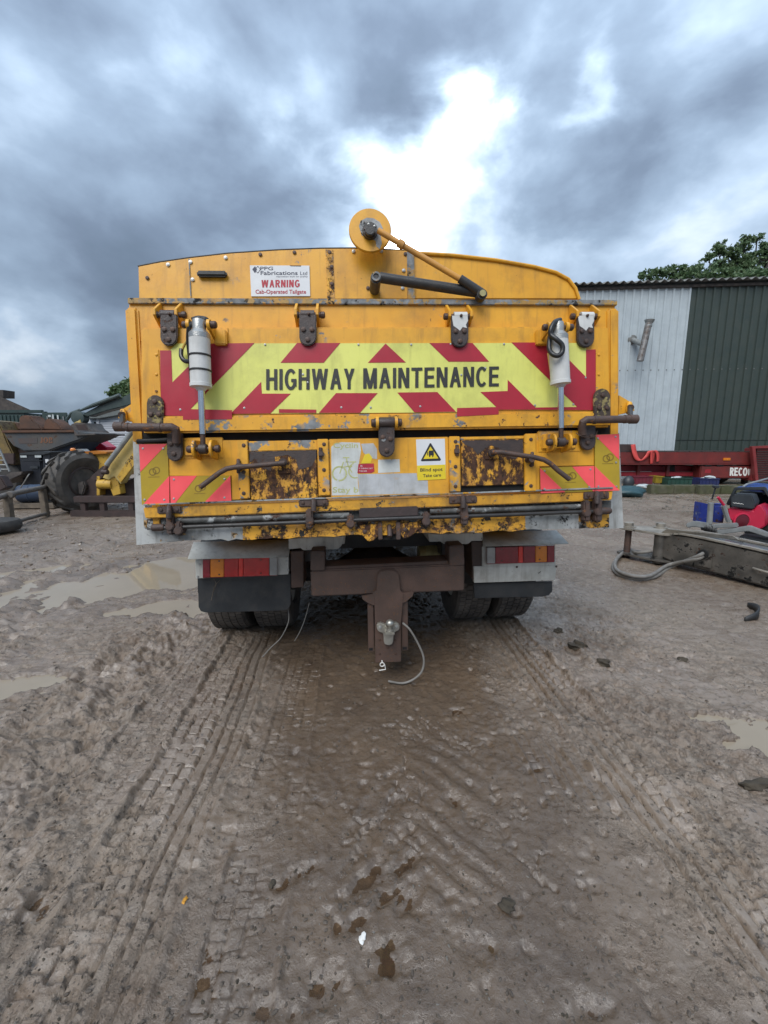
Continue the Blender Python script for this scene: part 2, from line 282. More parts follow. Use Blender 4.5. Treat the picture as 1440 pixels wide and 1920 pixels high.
# ------------------------------------------------------------------ mesh helpers
WL = {}
def link(o, parent, loc):
    COL.objects.link(o)
    if parent is not None:
        o.parent = parent; o.location = loc - WL[parent.name]
    else: o.location = loc
    WL[o.name] = loc
    return o
def thing(name, label, cat, loc, group=None):
    o = bpy.data.objects.new(name, None); o.empty_display_size = .2
    link(o, None, Vector(loc)); o['label'] = label; o['category'] = cat
    if group: o['group'] = group
    return o
def tag(o, label, cat, group=None):
    o['label'] = label; o['category'] = cat
    if group: o['group'] = group
    return o
class MB:
    def __init__(s): s.v = []; s.f = []
    def add(s, v, f):
        k = len(s.v); s.v += [Vector(p) for p in v]; s.f += [tuple(i+k for i in q) for q in f]; return s
    def prism(s, pts, vec):
        n = len(pts); vec = Vector(vec); pts = [Vector(p) for p in pts]
        f = [tuple(range(n)), tuple(range(2*n-1, n-1, -1))] + [(i, (i+1) % n, n+(i+1) % n, n+i) for i in range(n)]
        return s.add(pts + [p+vec for p in pts], f)
    def box(s, c, size, M=None):
        c = Vector(c); M = M or Matrix.Identity(3)
        v = [c + M @ Vector((size[0]/2*a, size[1]/2*b, size[2]/2*d)) for a in (-1, 1) for b in (-1, 1) for d in (-1, 1)]
        return s.add(v, [(0, 1, 3, 2), (4, 6, 7, 5), (0, 4, 5, 1), (2, 3, 7, 6), (0, 2, 6, 4), (1, 5, 7, 3)])
    def tube(s, pts, r, n=10, caps=True):
        pts = [Vector(p) for p in pts]; rs = r if isinstance(r, (list, tuple)) else [r]*len(pts)
        t0 = (pts[1]-pts[0]).normalized()
        a = t0.cross(Vector((0, 0, 1)));  a = a if a.length > .05 else t0.cross(Vector((1, 0, 0)))
        a.normalize(); V = []; F = []
        for i, p in enumerate(pts):
            t = (pts[min(i+1, len(pts)-1)] - pts[max(i-1, 0)]).normalized()
            a = (a - t*a.dot(t)).normalized(); b = t.cross(a)
            for k in range(n):
                an = 2*math.pi*k/n; V.append(p + (a*math.cos(an) + b*math.sin(an))*rs[i])
        for i in range(len(pts)-1):
            for k in range(n): F.append((i*n+k, i*n+(k+1) % n, (i+1)*n+(k+1) % n, (i+1)*n+k))
        if caps: F += [tuple(range(n-1, -1, -1)), tuple(range((len(pts)-1)*n, len(pts)*n))]
        return s.add(V, F)
    def lathe(s, o, ax, prof, n=24, a0=0, closed=False):
        o = Vector(o); ax = Vector(ax).normalized()
        a = ax.cross(Vector((0, 0, 1)));  a = a if a.length > .05 else ax.cross(Vector((1, 0, 0)))
        a.normalize(); b = ax.cross(a); V = []; F = []; m = len(prof)
        for r, h in prof:
            for k in range(n):
                an = a0 + 2*math.pi*k/n; V.append(o + ax*h + (a*math.cos(an)+b*math.sin(an))*max(r, 1e-4))
        for i in range(m if closed else m-1):
            j = (i+1) % m
            for k in range(n): F.append((i*n+k, i*n+(k+1) % n, j*n+(k+1) % n, j*n+k))
        if not closed: F += [tuple(range(n-1, -1, -1)), tuple(range((m-1)*n, m*n))]
        return s.add(V, F)
    def build(s, name, mat, parent=None, bevel=0, seg=2, smooth=35, kind=None, jitter=0):
        bm = bmesh.new()
        vs = [bm.verts.new(p) for p in s.v]
        for f in s.f:
            try: bm.faces.new([vs[i] for i in f])
            except ValueError: pass
        bmesh.ops.recalc_face_normals(bm, faces=bm.faces)
        if bevel:
            ed = [e for e in bm.edges if len(e.link_faces) == 2 and e.calc_face_angle(0) > .5]
            if ed: bmesh.ops.bevel(bm, geom=ed, offset=bevel, segments=seg, affect='EDGES', clamp_overlap=True)
        if not s.v: bm.free(); return None
        lo = Vector([min(v.co[i] for v in bm.verts) for i in range(3)]); hi = Vector([max(v.co[i] for v in bm.verts) for i in range(3)])
        c = (lo+hi)/2
        if parent is None: c.z = lo.z
        bmesh.ops.translate(bm, verts=bm.verts, vec=-c)
        if jitter:
            for v in bm.verts: v.co += Vector((random.uniform(-1, 1), random.uniform(-1, 1), random.uniform(-1, 1)))*jitter
        me = bpy.data.meshes.new(name); bm.to_mesh(me); bm.free()
        me.materials.append(MAT[mat] if isinstance(mat, str) else mat)
        if smooth:
            me.polygons.foreach_set('use_smooth', [True]*len(me.polygons)); me.set_sharp_from_angle(angle=R(smooth))
        o = bpy.data.objects.new(name, me); link(o, parent, c)
        if kind: o['kind'] = kind
        return o
def text_on(body, TL, TR, BL, name, mat, parent, off=0.0, shear=0.0, spacing=1.0):
    """flat print: lettering stretched over the rectangle TL-TR-BL"""
    cu = bpy.data.curves.new('t', 'FONT'); cu.body = body; cu.offset = off; cu.shear = shear; cu.space_character = spacing; cu.resolution_u = 4
    ob = bpy.data.objects.new('t', cu); COL.objects.link(ob)
    me = bpy.data.meshes.new_from_object(ob.evaluated_get(bpy.context.evaluated_depsgraph_get()))
    vs = [v.co.copy() for v in me.vertices]; fs = [tuple(p.vertices) for p in me.polygons]
    bpy.data.objects.remove(ob); bpy.data.curves.remove(cu); bpy.data.meshes.remove(me)
    x0, x1 = min(v.x for v in vs), max(v.x for v in vs); y0, y1 = min(v.y for v in vs), max(v.y for v in vs)
    TL, TR, BL = Vector(TL), Vector(TR), Vector(BL)
    mb = MB(); mb.add([BL + (TR-TL)*((v.x-x0)/(x1-x0)) + (TL-BL)*((v.y-y0)/(y1-y0)) for v in vs], fs)
    return mb.build(name, mat, parent, smooth=0)

def stroke_glyph(ch, t):
    """grotesque capital as quads; returns (quads, width)"""
    q = []
    def rc(x0, y0, x1, y1): q.append([(x0, y0), (x1, y0), (x1, y1), (x0, y1)])
    def sl(x0, y0, x1, y1, k=1.0):
        h = t*k*math.hypot(x1-x0, y1-y0)/abs(y1-y0)/2; q.append([(x0-h, y0), (x0+h, y0), (x1+h, y1), (x1-h, y1)])
    def arc(cx, cy, rx, ry, a0, a1, n=14):
        for k in range(n):
            b0, b1 = R(a0+(a1-a0)*k/n), R(a0+(a1-a0)*(k+1)/n)
            q.append([(cx+rx*math.cos(b0), cy+ry*math.sin(b0)), (cx+rx*math.cos(b1), cy+ry*math.sin(b1)), (cx+(rx-t)*math.cos(b1), cy+(ry-t*.9)*math.sin(b1)), (cx+(rx-t)*math.cos(b0), cy+(ry-t*.9)*math.sin(b0))])
    h = t*.9
    if ch == 'I': rc(0, 0, t, 1); return q, t
    if ch == 'H': rc(0, 0, t, 1); rc(.56-t, 0, .56, 1); rc(t, .5-h/2+.02, .56-t, .5+h/2+.02); return q, .56
    if ch == 'T': rc(.28-t/2, 0, .28+t/2, 1-h); rc(0, 1-h, .56, 1); return q, .56
    if ch == 'E': rc(0, 0, t, 1); rc(t, 0, .52, h); rc(t, 1-h, .51, 1); rc(t, .5-h/2+.02, .48, .5+h/2+.02); return q, .52
    if ch == 'N': rc(0, 0, t, 1); rc(.56-t, 0, .56, 1); sl(.56-t*.6, 0, t*.6, 1, 1.05); return q, .56
    if ch == 'M': rc(0, 0, t, 1); rc(.68-t, 0, .68, 1); sl(.34, 0, t*.62, 1); sl(.34, 0, .68-t*.62, 1); return q, .68
    if ch == 'A': sl(t*.55, 0, .30, 1); sl(.60-t*.55, 0, .30, 1); rc(.17, .26, .43, .26+h); return q, .60
    if ch == 'W': sl(.22, 0, t*.55, 1); sl(.22, 0, .42, 1); sl(.62, 0, .42, 1); sl(.62, 0, .84-t*.55, 1); return q, .84
    if ch == 'Y': rc(.28-t/2, 0, .28+t/2, .45); sl(.28, .42, t*.55, 1); sl(.28, .42, .56-t*.55, 1); return q, .56
    if ch == 'C': arc(.30, .5, .30, .51, 42, 318, 22); return q, .57
    if ch == 'G': arc(.31, .5, .31, .51, 42, 335, 22); rc(.33, .52-h, .60, .52); rc(.60-t, .16, .60, .52-h); return q, .60
    if ch == 'O': arc(.32, .5, .32, .51, 0, 360, 26); return q, .64
    if ch == 'R': rc(0, 0, t, 1); rc(t, 1-h, .3, 1); rc(t, .44, .3, .44+h); arc(.28, .72, .26, .285, -90, 90, 12); sl(.52-t*.3, 0, .30, .45); return q, .55
    if ch == 'J': rc(.36-t, .25, .36, 1); arc(.18, .26, .18, .27, 180, 360, 12); return q, .36
    if ch == 'B': rc(0, 0, t, 1); rc(t, 1-h, .3, 1); rc(t, .46, .3, .46+h); rc(t, 0, .3, h); arc(.28, .745, .24, .26, -90, 90, 12); arc(.28, .27, .27, .275, -90, 90, 12); return q, .55
    return q, .3
def strokes_on(body, TL, TR, BL, name, mat, parent, t=.14, gap=.11, lift=None):
    TL, TR, BL = Vector(TL), Vector(TR), Vector(BL); nrm = (BL-TL).cross(TR-TL).normalized(); x = 0; mb = MB(); Q = []
    if nrm.dot(CAM-TL) < 0: nrm = -nrm
    for ch in body:
        q, w_ = stroke_glyph(ch, t); Q += [([(a+x, b) for a, b in p], i) for i, p in enumerate(q)]; x += w_+gap
    x -= gap
    for p, i in Q: mb.add([BL + (TR-TL)*(a/x) + (TL-BL)*b + nrm*(.00003*i) for a, b in p], [(0, 1, 2, 3)])
    return mb.build(name, mat, parent, smooth=0)

class Frame:
    """a plane of the truck: origin o, axes u (right), v (up), w (towards the viewer)"""
    def __init__(s, o, M): s.o = Vector(o); s.u = M @ Vector((1, 0, 0)); s.v = M @ Vector((0, 0, 1)); s.w = -(M @ Vector((0, 1, 0)))
    def uv(s, px, py, w=0.0):
        d = ray(px, py); k = ((s.o + s.w*w) - CAM).dot(s.w) / d.dot(s.w); q = CAM + d*k - s.o
        return q.dot(s.u), q.dot(s.v)
    def W(s, u, v, w): return s.o + s.u*u + s.v*v + s.w*w
    def P(s, px, py, w=0.0): u, v = s.uv(px, py, w); return s.W(u, v, w)
    def rect(s, x0, y0, x1, y1, w):
        xm, ym = (x0+x1)/2, (y0+y1)/2
        return s.uv(x0, ym, w)[0], s.uv(xm, y1, w)[1], s.uv(x1, ym, w)[0], s.uv(xm, y0, w)[1]
    def box(s, mb, x0, y0, x1, y1, w0, w1):
        a, b, c, d = s.rect(x0, y0, x1, y1, w1)
        return mb.prism([s.W(a, b, w1), s.W(c, b, w1), s.W(c, d, w1), s.W(a, d, w1)], s.w*(w0-w1))
    def poly(s, mb, pts, w0, w1): return mb.prism([s.P(x, y, w1) for x, y in pts], s.w*(w0-w1))
    def tube(s, mb, pts, r, n=10): return mb.tube([s.P(*p) for p in pts], r, n)
    def cyl(s, mb, px, py, w0, w1, r, n=16): return mb.lathe(s.P(px, py, w1) + s.w*(w0-w1), s.w, [(r, 0), (r, w1-w0)], n)
    def bolt(s, px, py, w, r=.011, h=.009, name='bolt', mat='bolt', parent=None):
        mb = MB(); mb.lathe(s.P(px, py, w), s.w, [(r*1.25, 0), (r*1.25, h*.3), (r, h*.32), (r*.95, h*.85), (r*.55, h)], 8)
        return mb.build(name, mat, parent, smooth=30)
    def text(s, body, x0, y0, x1, y1, w, name, mat, parent, y0r=None, y1r=None, **k):
        y0r = y0 if y0r is None else y0r
        return text_on(body, s.P(x0, y0, w), s.P(x1, y0r, w), s.P(x0, y1, w), name, mat, parent, **k)
def fbox(fr, name, mat, parent, x0, y0, x1, y1, w0, w1, bevel=.004, **k):
    return fr.box(MB(), x0, y0, x1, y1, w0, w1).build(name, mat, parent, bevel=bevel, **k)
def fpoly(fr, name, mat, parent, pts, w0, w1, bevel=0, **k):
    return fr.poly(MB(), pts, w0, w1).build(name, mat, parent, bevel=bevel, **k)
def ftube(fr, name, mat, parent, pts, r, n=12, **k):
    return fr.tube(MB(), pts, r, n).build(name, mat, parent, **k)
def smooth_path(pts, n=6):
    pts = [Vector(p) for p in pts]; out = []
    for i in range(len(pts)-1):
        p0, p1, p2, p3 = pts[max(i-1, 0)], pts[i], pts[i+1], pts[min(i+2, len(pts)-1)]
        for k in range(n):
            t = k/n
            out.append(.5*((2*p1) + (p2-p0)*t + (2*p0-5*p1+4*p2-p3)*t*t + (3*p1-p0-3*p2+p3)*t**3))
    return out + [pts[-1]]
# ------------------------------------------------------------------ ground
def vnoise(x, y, seed):
    xi = np.floor(x).astype(np.int64); yi = np.floor(y).astype(np.int64); fx = x-xi; fy = y-yi
    fx = fx*fx*fx*(fx*(fx*6-15)+10); fy = fy*fy*fy*(fy*(fy*6-15)+10)
    def h(i, j):
        n = (i*374761393 + j*668265263 + seed*974711) & 0x7fffffff
        n = ((n ^ (n >> 13))*1274126177) & 0x7fffffff
        n = ((n ^ (n >> 15))*2246822519) & 0x7fffffff
        return ((n ^ (n >> 16)) & 0xffff)/65535.0
    a, b, c, d = h(xi, yi), h(xi+1, yi), h(xi, yi+1), h(xi+1, yi+1)
    return (a*(1-fx)+b*fx)*(1-fy) + (c*(1-fx)+d*fx)*fy - .5
def fbm(x, y, s, seed, oct=4, g=.5):
    t = 0; a = 1
    for k in range(oct): t = t + a*vnoise(x*s*2**k + 17.3*k, y*s*2**k - 9.1*k, seed+k); a *= g
    return t
def sstep(a, b, x):
    t = np.clip((x-a)/(b-a), 0, 1); return t*t*(3-2*t)
def axis(lim_lo, lim_hi, c, d0, k, flat=0):
    out = [c]; x = c
    while x < lim_hi: x += d0 + k*max(abs(x-c)-flat, 0); out.append(x)
    x = c; lo = []
    while x > lim_lo: x -= d0 + k*max(abs(x-c)-flat, 0); lo.append(x)
    return np.array(lo[::-1]+out)
def seg_dist(X, Y, pts):
    """distance to a polyline, signed side and arc length"""
    best = np.full(X.shape, 1e9); side = np.zeros_like(X); arc = np.zeros_like(X); L0 = 0
    for (x0, y0), (x1, y1) in zip(pts[:-1], pts[1:]):
        dx, dy = x1-x0, y1-y0; l = math.hypot(dx, dy)
        t = np.clip(((X-x0)*dx + (Y-y0)*dy)/(l*l), 0, 1); ex = X-(x0+t*dx); ey = Y-(y0+t*dy)
        d = np.hypot(ex, ey); m = d < best
        best = np.where(m, d, best); side = np.where(m, np.sign(dx*ey-dy*ex), side); arc = np.where(m, L0+t*l, arc); L0 += l
    return best, side, arc
WATER = []   # (centre x, y, rx, ry, rot, level, kind)
def gp(px, py): p = G(px, py); return (p.x, p.y)
def pud(px, py, rx, ry, rot, level=-.012, kind='puddle_water', depth=.05): x, y = gp(px, py); WATER.append((x, y, rx, ry, R(rot), level, kind, depth))
pud(250, 1088, 1.15, .52, 28, -.009); pud(325, 1138, .50, .20, 10, -.010); pud(335, 1055, .55, .30, 20); pud(170, 1118, .42, .14, 25)
pud(45, 1072, .75, .16, 30); pud(30, 1285, .26, .12, 20); pud(1420, 1375, .13, .16, -40)
pud(1385, 1400, .05, .05, 0); pud(1330, 1345, .10, .035, 0, -.010)
for px, py, rx, ry, ro in ((860, 1335, .07, .035, 10), (845, 1500, .04, .028, 0), (700, 1650, .10, .055, 30), (670, 1730, .06, .03, 20), (565, 1640, .07, .03, 40), (770, 1620, .05, .03, 60),
                           (770, 1690, .05, .05, 0), (885, 1775, .05, .035, -20), (380, 1835, .035, .06, 10), (600, 1850, .07, .06, 30), (690, 1815, .05, .06, -10), (510, 1890, .04, .025, 0),
                           (750, 1800, .035, .06, 0), (1000, 1440, .05, .02, 20), (60, 1700, .05, .03, 20), (1110, 1890, .05, .02, 10)):
    pud(px, py, rx, ry, ro, None, 'brown_water', .010)
YAW = .075
def wet_shade_mask(X, Y):
    """strip of wet brown slurry between the wheel tracks, partly painted shade of the truck"""
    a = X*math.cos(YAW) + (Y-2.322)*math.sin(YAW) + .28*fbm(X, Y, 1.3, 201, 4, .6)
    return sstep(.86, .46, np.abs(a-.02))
def ground_height(X, Y):
    r = np.hypot(X, Y-1)
    near = 1-sstep(9, 16, r)
    wx = X + .10*fbm(X, Y, 2.2, 91, 3); wy = Y + .10*fbm(X, Y, 2.2, 95, 3)
    h = .030*fbm(X, Y, .5, 1, 3)*sstep(2, 6, r) + .010*fbm(wx, wy, 1.5, 5, 3)
    churn = np.clip(.25 + sstep(-.05, .45, fbm(X, Y, .55, 21, 3)), 0, 1.2)
    left = sstep(-.9, -1.6, X)*sstep(6.5, 4.5, Y) ; churn = np.maximum(churn, left*.8)
    mid = np.exp(-(X/.85)**4)*sstep(5.0, 3.0, Y); churn = churn*(1-.75*mid)
    clod = np.maximum(fbm(wx, wy, 9, 31, 3, .55) - .02, 0)
    h += churn*.040*clod
    h += .006*np.abs(fbm(wx, wy, 9, 41, 4, .6))*(.4+churn) - .003 + .007*fbm(X, Y, 38, 51, 2)*(.35+churn)
    hs = fbm(X*1.6+Y*.5, Y*.55, 5, 141, 3, .6); h -= .016*np.maximum(hs-.18, 0)*near*(.4+churn)
    ck = np.abs(fbm(wx*1.3+wy*.4, wy*.8, 5.5, 151, 4, .55)); h -= near*.014*sstep(.035, .008, ck)*sstep(.0, .25, fbm(X, Y, 2.1, 155, 3))
    pits = np.maximum(fbm(X, Y, 22, 61, 2, .4) - .26, 0); h -= .075*pits*near*(.35+.65*np.minimum(churn, 1))
    grit = np.maximum(fbm(X, Y, 30, 65, 2, .5) - .30, 0); h += .022*grit*near*(.2+churn)
    # wheel ruts and churned bands
    def rut(pts, w, d, sh, rough, lug=0):
        nonlocal h
        P = [gp(*p) for p in pts]; dd, sd, ar = seg_dist(X, Y, P)
        dd = dd + .05*fbm(X, Y, 3, 71, 3)
        h = h - d*np.exp(-(dd/w)**2) + sh*np.exp(-((dd-1.6*w)/(.55*w))**2)*(1+1.4*fbm(X, Y, 5, 77, 3))
        m = np.exp(-(dd/(2.2*w))**2)
        h = h + m*rough*(fbm(wx, wy, 11, 81, 4, .6) + .6*np.maximum(fbm(wx, wy, 24, 85, 2), 0))
        if lug: h = h + lug*m*np.clip(np.sin(ar*2*math.pi/.17 + sd*dd*12)*2, -1, 1)
    rut([(440, 1150), (330, 1225), (210, 1320), (90, 1450), (-60, 1660)], .12, .022, .018, .045)
    rut([(420, 1110), (250, 1215), (100, 1310), (-40, 1440)], .07, .012, .016, .060)
    rut([(300, 985), (180, 1020), (60, 1090), (-120, 1190)], .13, .030, .030, .055, .016)
    rut([(235, 1060), (120, 1120), (-60, 1240)], .10, .020, .026, .07)
    rut([(1440, 1290), (1300, 1250), (1150, 1190)], .14, .004, .006, .03)
    rut([(1440, 1480), (1300, 1400), (1180, 1330)], .10, .006, .008, .035)
    # tyre prints that the truck left, running along its length
    a = X*math.cos(YAW) + (Y-2.322)*math.sin(YAW); b = -(X)*math.sin(YAW) + (Y-2.322)*math.cos(YAW)
    def tread(c, width, y0, y1, seed, amp, rows, pitch, smoothside=0):
        nonlocal h
        s = (a-c)/width + .5 + .08*fbm(X, Y, 1.5, seed+5, 3) + .02*fbm(X, Y, 14, seed+6, 2)
        m = sstep(-.02, .03, s)*sstep(1.02, .97, s)*sstep(y0-.1, y0+.1, b)*sstep(y1+.1, y1-.1, b)
        m = m*sstep(-.42, -.05, fbm(X, Y, 2.0, seed, 4, .6))
        j = np.floor(s*rows); fs = s*rows - j
        ph = b/pitch + .5*(j % 2) + .12*np.sin(j*3.1) + .6*fbm(X, Y, 2.2, seed+8, 2) + .16*fbm(X, Y, 16, seed+9, 2); i = np.floor(ph); fi = ph - i
        rnd = (np.sin(i*12.9898 + j*78.233 + seed)*43758.5453) % 1.0
        edge = np.minimum(np.minimum(fs, 1-fs)*width/rows, np.minimum(fi, 1-fi)*pitch)
        groove = 1-sstep(.001, .0065, edge)
        tilt = (fi-.5)*.010
        sm = 1 if not smoothside else sstep(0, .1, (smoothside*(s-.55)))
        blk = (rnd-.5)*.008 + tilt*1.2 - .020*groove*((rnd*7.3) % 1 > .35)
        lin = -.026*(1-sstep(0, .008, np.minimum(fs, 1-fs)*width/rows)) + .003*((j % 3)-1)
        h = h*(1-.6*m) + m*amp*(blk*sm + lin*(1-sm) - .006) + amp*.010*np.exp(-((np.abs(s-.5)-.56)/.05)**2)*sstep(y0-.1, y0+.1, b)*sstep(y1+.1, y1-.1, b)*(1+1.5*fbm(X, Y, 9, seed+4, 2))
    tread(-.90, .33, -1.9, .75, 3, 1.3, 6, .062, -1)
    tread(-.50, .20, -1.7, .55, 13, .55, 4, .055)
    tread(-1.22, .22, -.8, .8, 23, .7, 4, .055)
    tread(1.00, .25, -1.5, .9, 33, 1.5, 5, .055, 1)
    tread(.70, .18, -.9, .75, 43, .55, 4, .055, -1)
    # smeared diagonal lug marks between the tracks
    dg = sstep(-1.45, -1.2, b)*sstep(-.25, -.6, b)*sstep(-.32, -.2, a)*sstep(.42, .3, a)*sstep(-.10, .28, fbm(X, Y, 2.4, 221, 4, .6))
    h = h + dg*.0035*np.clip(1.6*np.sin((np.abs(a-.06)*1.1 + b + .10*fbm(X, Y, 3, 223, 3))*2*math.pi/.125), -1, 1)
    # puddle basins
    wet = np.zeros_like(X)
    for x, y, rx, ry, ro, lev, kind, dp in WATER:
        ex, ey = X-x, Y-y; u = ex*math.cos(ro)+ey*math.sin(ro); v = -ex*math.sin(ro)+ey*math.cos(ro)
        q = np.hypot(u/rx, v/ry) + (.9 if dp < .03 else .6)*fbm(X, Y, (1.6 if dp < .03 else 2.2)/max(min(rx, .5), .09), 101, 5, .6)
        h = h - dp*(sstep(1.15, .55, q) if dp > .03 else sstep(1.4, .3, q)) + (.0 if dp < .03 else .012)*np.exp(-((q-1.2)/.25)**2)
        wet = np.maximum(wet, sstep(1.9, .8, q))
    h = h*(1-sstep(11, 16, r))
    return h, wet
def build_ground():
    xs = axis(-320, 320, .05, .0062, .020, 1.45); ys = axis(-40, 420, 1.5, .0062, .0125, .9)
    # thin out behind the camera
    ys = ys[(ys > .55) | (np.arange(len(ys)) % 8 == 0)]
    X, Y = np.meshgrid(xs, ys); h = .05*fbm(X, Y, .22, 1, 2)*sstep(16, 40, np.hypot(X, Y-1)); wet = np.zeros_like(X)
    mk = (np.hypot(X, Y-1) < 16.2) & (Y > .5) & (np.abs(X) < Y*1.25+1.2); h[mk], wet[mk] = ground_height(X[mk], Y[mk])
    nx, ny = len(xs), len(ys)
    me = bpy.data.meshes.new('ground'); co = np.stack([X, Y, h], -1).astype(np.float32).reshape(-1)
    me.vertices.add(nx*ny); me.vertices.foreach_set('co', co)
    i = (np.arange(ny-1)[:, None]*nx + np.arange(nx-1)[None, :]).reshape(-1)
    q = np.stack([i, i+1, i+nx+1, i+nx], -1).astype(np.int32)
    me.loops.add(q.size); me.loops.foreach_set('vertex_index', q.reshape(-1))
    me.polygons.add(len(q)); me.polygons.foreach_set('loop_start', np.arange(0, q.size, 4, dtype=np.int32))
    me.polygons.foreach_set('use_smooth', np.ones(len(q), dtype=bool))
    lane = np.zeros_like(X); lane[mk] = wet_shade_mask(X[mk], Y[mk])
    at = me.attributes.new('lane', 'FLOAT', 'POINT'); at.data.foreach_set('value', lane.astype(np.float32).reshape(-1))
    at = me.attributes.new('wet', 'FLOAT', 'POINT'); at.data.foreach_set('value', wet.astype(np.float32).reshape(-1))
    me.update(calc_edges=True)
    o = bpy.data.objects.new('ground', me); COL.objects.link(o); o['kind'] = 'structure'; o['label'] = 'churned wet brown mud yard with tyre prints'
    m, nt, b, L = new_mat('mud')
    pos = nt.nodes.new('ShaderNodeNewGeometry').outputs['Position']
    c = mixc(nt, ramp(nt, noise(nt, pos, 1.1, 6, .6), .36, .64), (.250, .190, .138), (.155, .108, .074))
    c = mixc(nt, ramp(nt, noise(nt, pos, 14, 5, .6), .40, .72), c, (.270, .218, .170))
    c = mixc(nt, nmath(nt, 'MULTIPLY', ramp(nt, noise(nt, pos, 34, 6, .68), .575, .63), .75), c, (.034, .026, .020))
    c = mixc(nt, nmath(nt, 'MULTIPLY', ramp(nt, noise(nt, pos, 130, 2, .5), .70, .74), .7), c, (.34, .31, .27))
    wa = nt.nodes.new('ShaderNodeAttribute'); wa.attribute_name = 'wet'
    sep = nt.nodes.new('ShaderNodeSeparateXYZ'); L(pos, sep.inputs[0])
    low = ramp(nt, nmath(nt, 'MULTIPLY_ADD', sep.outputs[2], 12), .35, .75) if False else None
    wetn = ramp(nt, noise(nt, pos, 1.9, 6, .62, .5), .44, .57)
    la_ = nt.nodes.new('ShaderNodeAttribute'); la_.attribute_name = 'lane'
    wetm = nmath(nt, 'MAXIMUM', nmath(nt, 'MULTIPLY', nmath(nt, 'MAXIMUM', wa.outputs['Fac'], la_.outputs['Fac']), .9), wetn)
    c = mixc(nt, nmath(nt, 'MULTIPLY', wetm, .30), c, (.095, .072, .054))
    c = mixc(nt, nmath(nt, 'MULTIPLY', nmath(nt, 'MAXIMUM', la_.outputs['Fac'], nmath(nt, 'MULTIPLY', wa.outputs['Fac'], .6)), .72), c, mixc(nt, ramp(nt, noise(nt, pos, 3.2, 6, .65), .35, .65), (.112, .076, .048), (.060, .040, .026)))  # slurry brown, also darkened here as painted shade behind the truck
    L(c, b.inputs['Base Color'])
    fine = noise(nt, pos, 60, 5, .65)
    rg = nmath(nt, 'SUBTRACT', .40, nmath(nt, 'MULTIPLY', wetm, .26))
    rg = nmath(nt, 'ADD', rg, nmath(nt, 'MULTIPLY', nmath(nt, 'SUBTRACT', fine, .5), .22))
    L(rg, b.inputs['Roughness']); b.inputs['Specular IOR Level'].default_value = .85
    bp = nt.nodes.new('ShaderNodeBump'); L(nmath(nt, 'SUBTRACT', .85, nmath(nt, 'MULTIPLY', wetm, .55)), bp.inputs['Strength']); bp.inputs['Distance'].default_value = .018
    hh = nmath(nt, 'ADD', nmath(nt, 'ADD', nmath(nt, 'MULTIPLY', ramp(nt, noise(nt, pos, 16, 8, .7, .3), .44, .50), .45), nmath(nt, 'MULTIPLY', noise(nt, pos, 34, 9, .74), 1.25)), nmath(nt, 'MULTIPLY', noise(nt, pos, 110, 3, .6), .35))
    L(hh, bp.inputs['Height']); L(bp.outputs[0], b.inputs['Normal'])
    me.materials.append(m)
    return o
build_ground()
for nm, c, r_ in (('puddle_water', (.30, .25, .185), .02), ('brown_water', (.080, .058, .040), .03)):
    m, nt, b, L = new_mat(nm)
    pos = nt.nodes.new('ShaderNodeNewGeometry').outputs['Position']
    L(mixc(nt, noise(nt, pos, 3, 4), c, tuple(x*.8 for x in c)), b.inputs['Base Color'])
    b.inputs['Roughness'].default_value = r_; b.inputs['IOR'].default_value = 1.33
    bp = nt.nodes.new('ShaderNodeBump'); bp.inputs['Strength'].default_value = .03; bp.inputs['Distance'].default_value = .01
    L(noise(nt, pos, 9, 2), bp.inputs['Height']); L(bp.outputs[0], b.inputs['Normal'])
    if nm == 'brown_water':      # shallow: the mud below shows through
        tr_ = nt.nodes.new('ShaderNodeBsdfTransparent'); tr_.inputs[0].default_value = (.85, .72, .58, 1)
        mx = nt.nodes.new('ShaderNodeMixShader'); mx.inputs[0].default_value = .38
        L(tr_.outputs[0], mx.inputs[1]); L(b.outputs[0], mx.inputs[2]); L(mx.outputs[0], nt.nodes['Material Output'].inputs[0])
for i, (x, y, rx, ry, ro, lev, kind, dp) in enumerate(WATER):
    mb = MB(); n = 28
    if lev is None:
        t_ = RNG.uniform(0, 2*math.pi, 500); k_ = np.sqrt(RNG.uniform(0, .8, 500)); u_, v_ = k_*rx*np.cos(t_), k_*ry*np.sin(t_)
        lev = float(np.percentile(ground_height(x+u_*math.cos(ro)-v_*math.sin(ro), y+u_*math.sin(ro)+v_*math.cos(ro))[0], 42))
    lev = lev - i*.00012
    mb.add([(x + 1.45*(rx*math.cos(t)*math.cos(ro) - ry*math.sin(t)*math.sin(ro)), y + 1.45*(rx*math.cos(t)*math.sin(ro) + ry*math.sin(t)*math.cos(ro)), lev)
            for t in [2*math.pi*k/n for k in range(n)]], [tuple(range(n))])
    o = mb.build('puddle', kind, None, smooth=0); o['kind'] = 'structure'
# ------------------------------------------------------------------ tipper truck
LEAN = -.11
def rot(ax, a): return Matrix.Rotation(a, 3, ax)
FM = rot('Z', YAW) @ rot('X', LEAN) @ rot('Y', -.02)
F = Frame((.002, 2.322, 2.131), FM)                     # plane of the tailgate
F2 = Frame((.002, 2.322, 0.0), rot('Z', YAW) @ rot('Y', -.012))   # upright plane of the chassis
def D(u, d, z): return F2.W(u, z, -d)                   # chassis coordinates: right, forward, up
T = thing('tipper_truck', 'yellow highway maintenance tipper truck seen from behind, parked on the mud', 'truck', D(0, 2.0, 0))

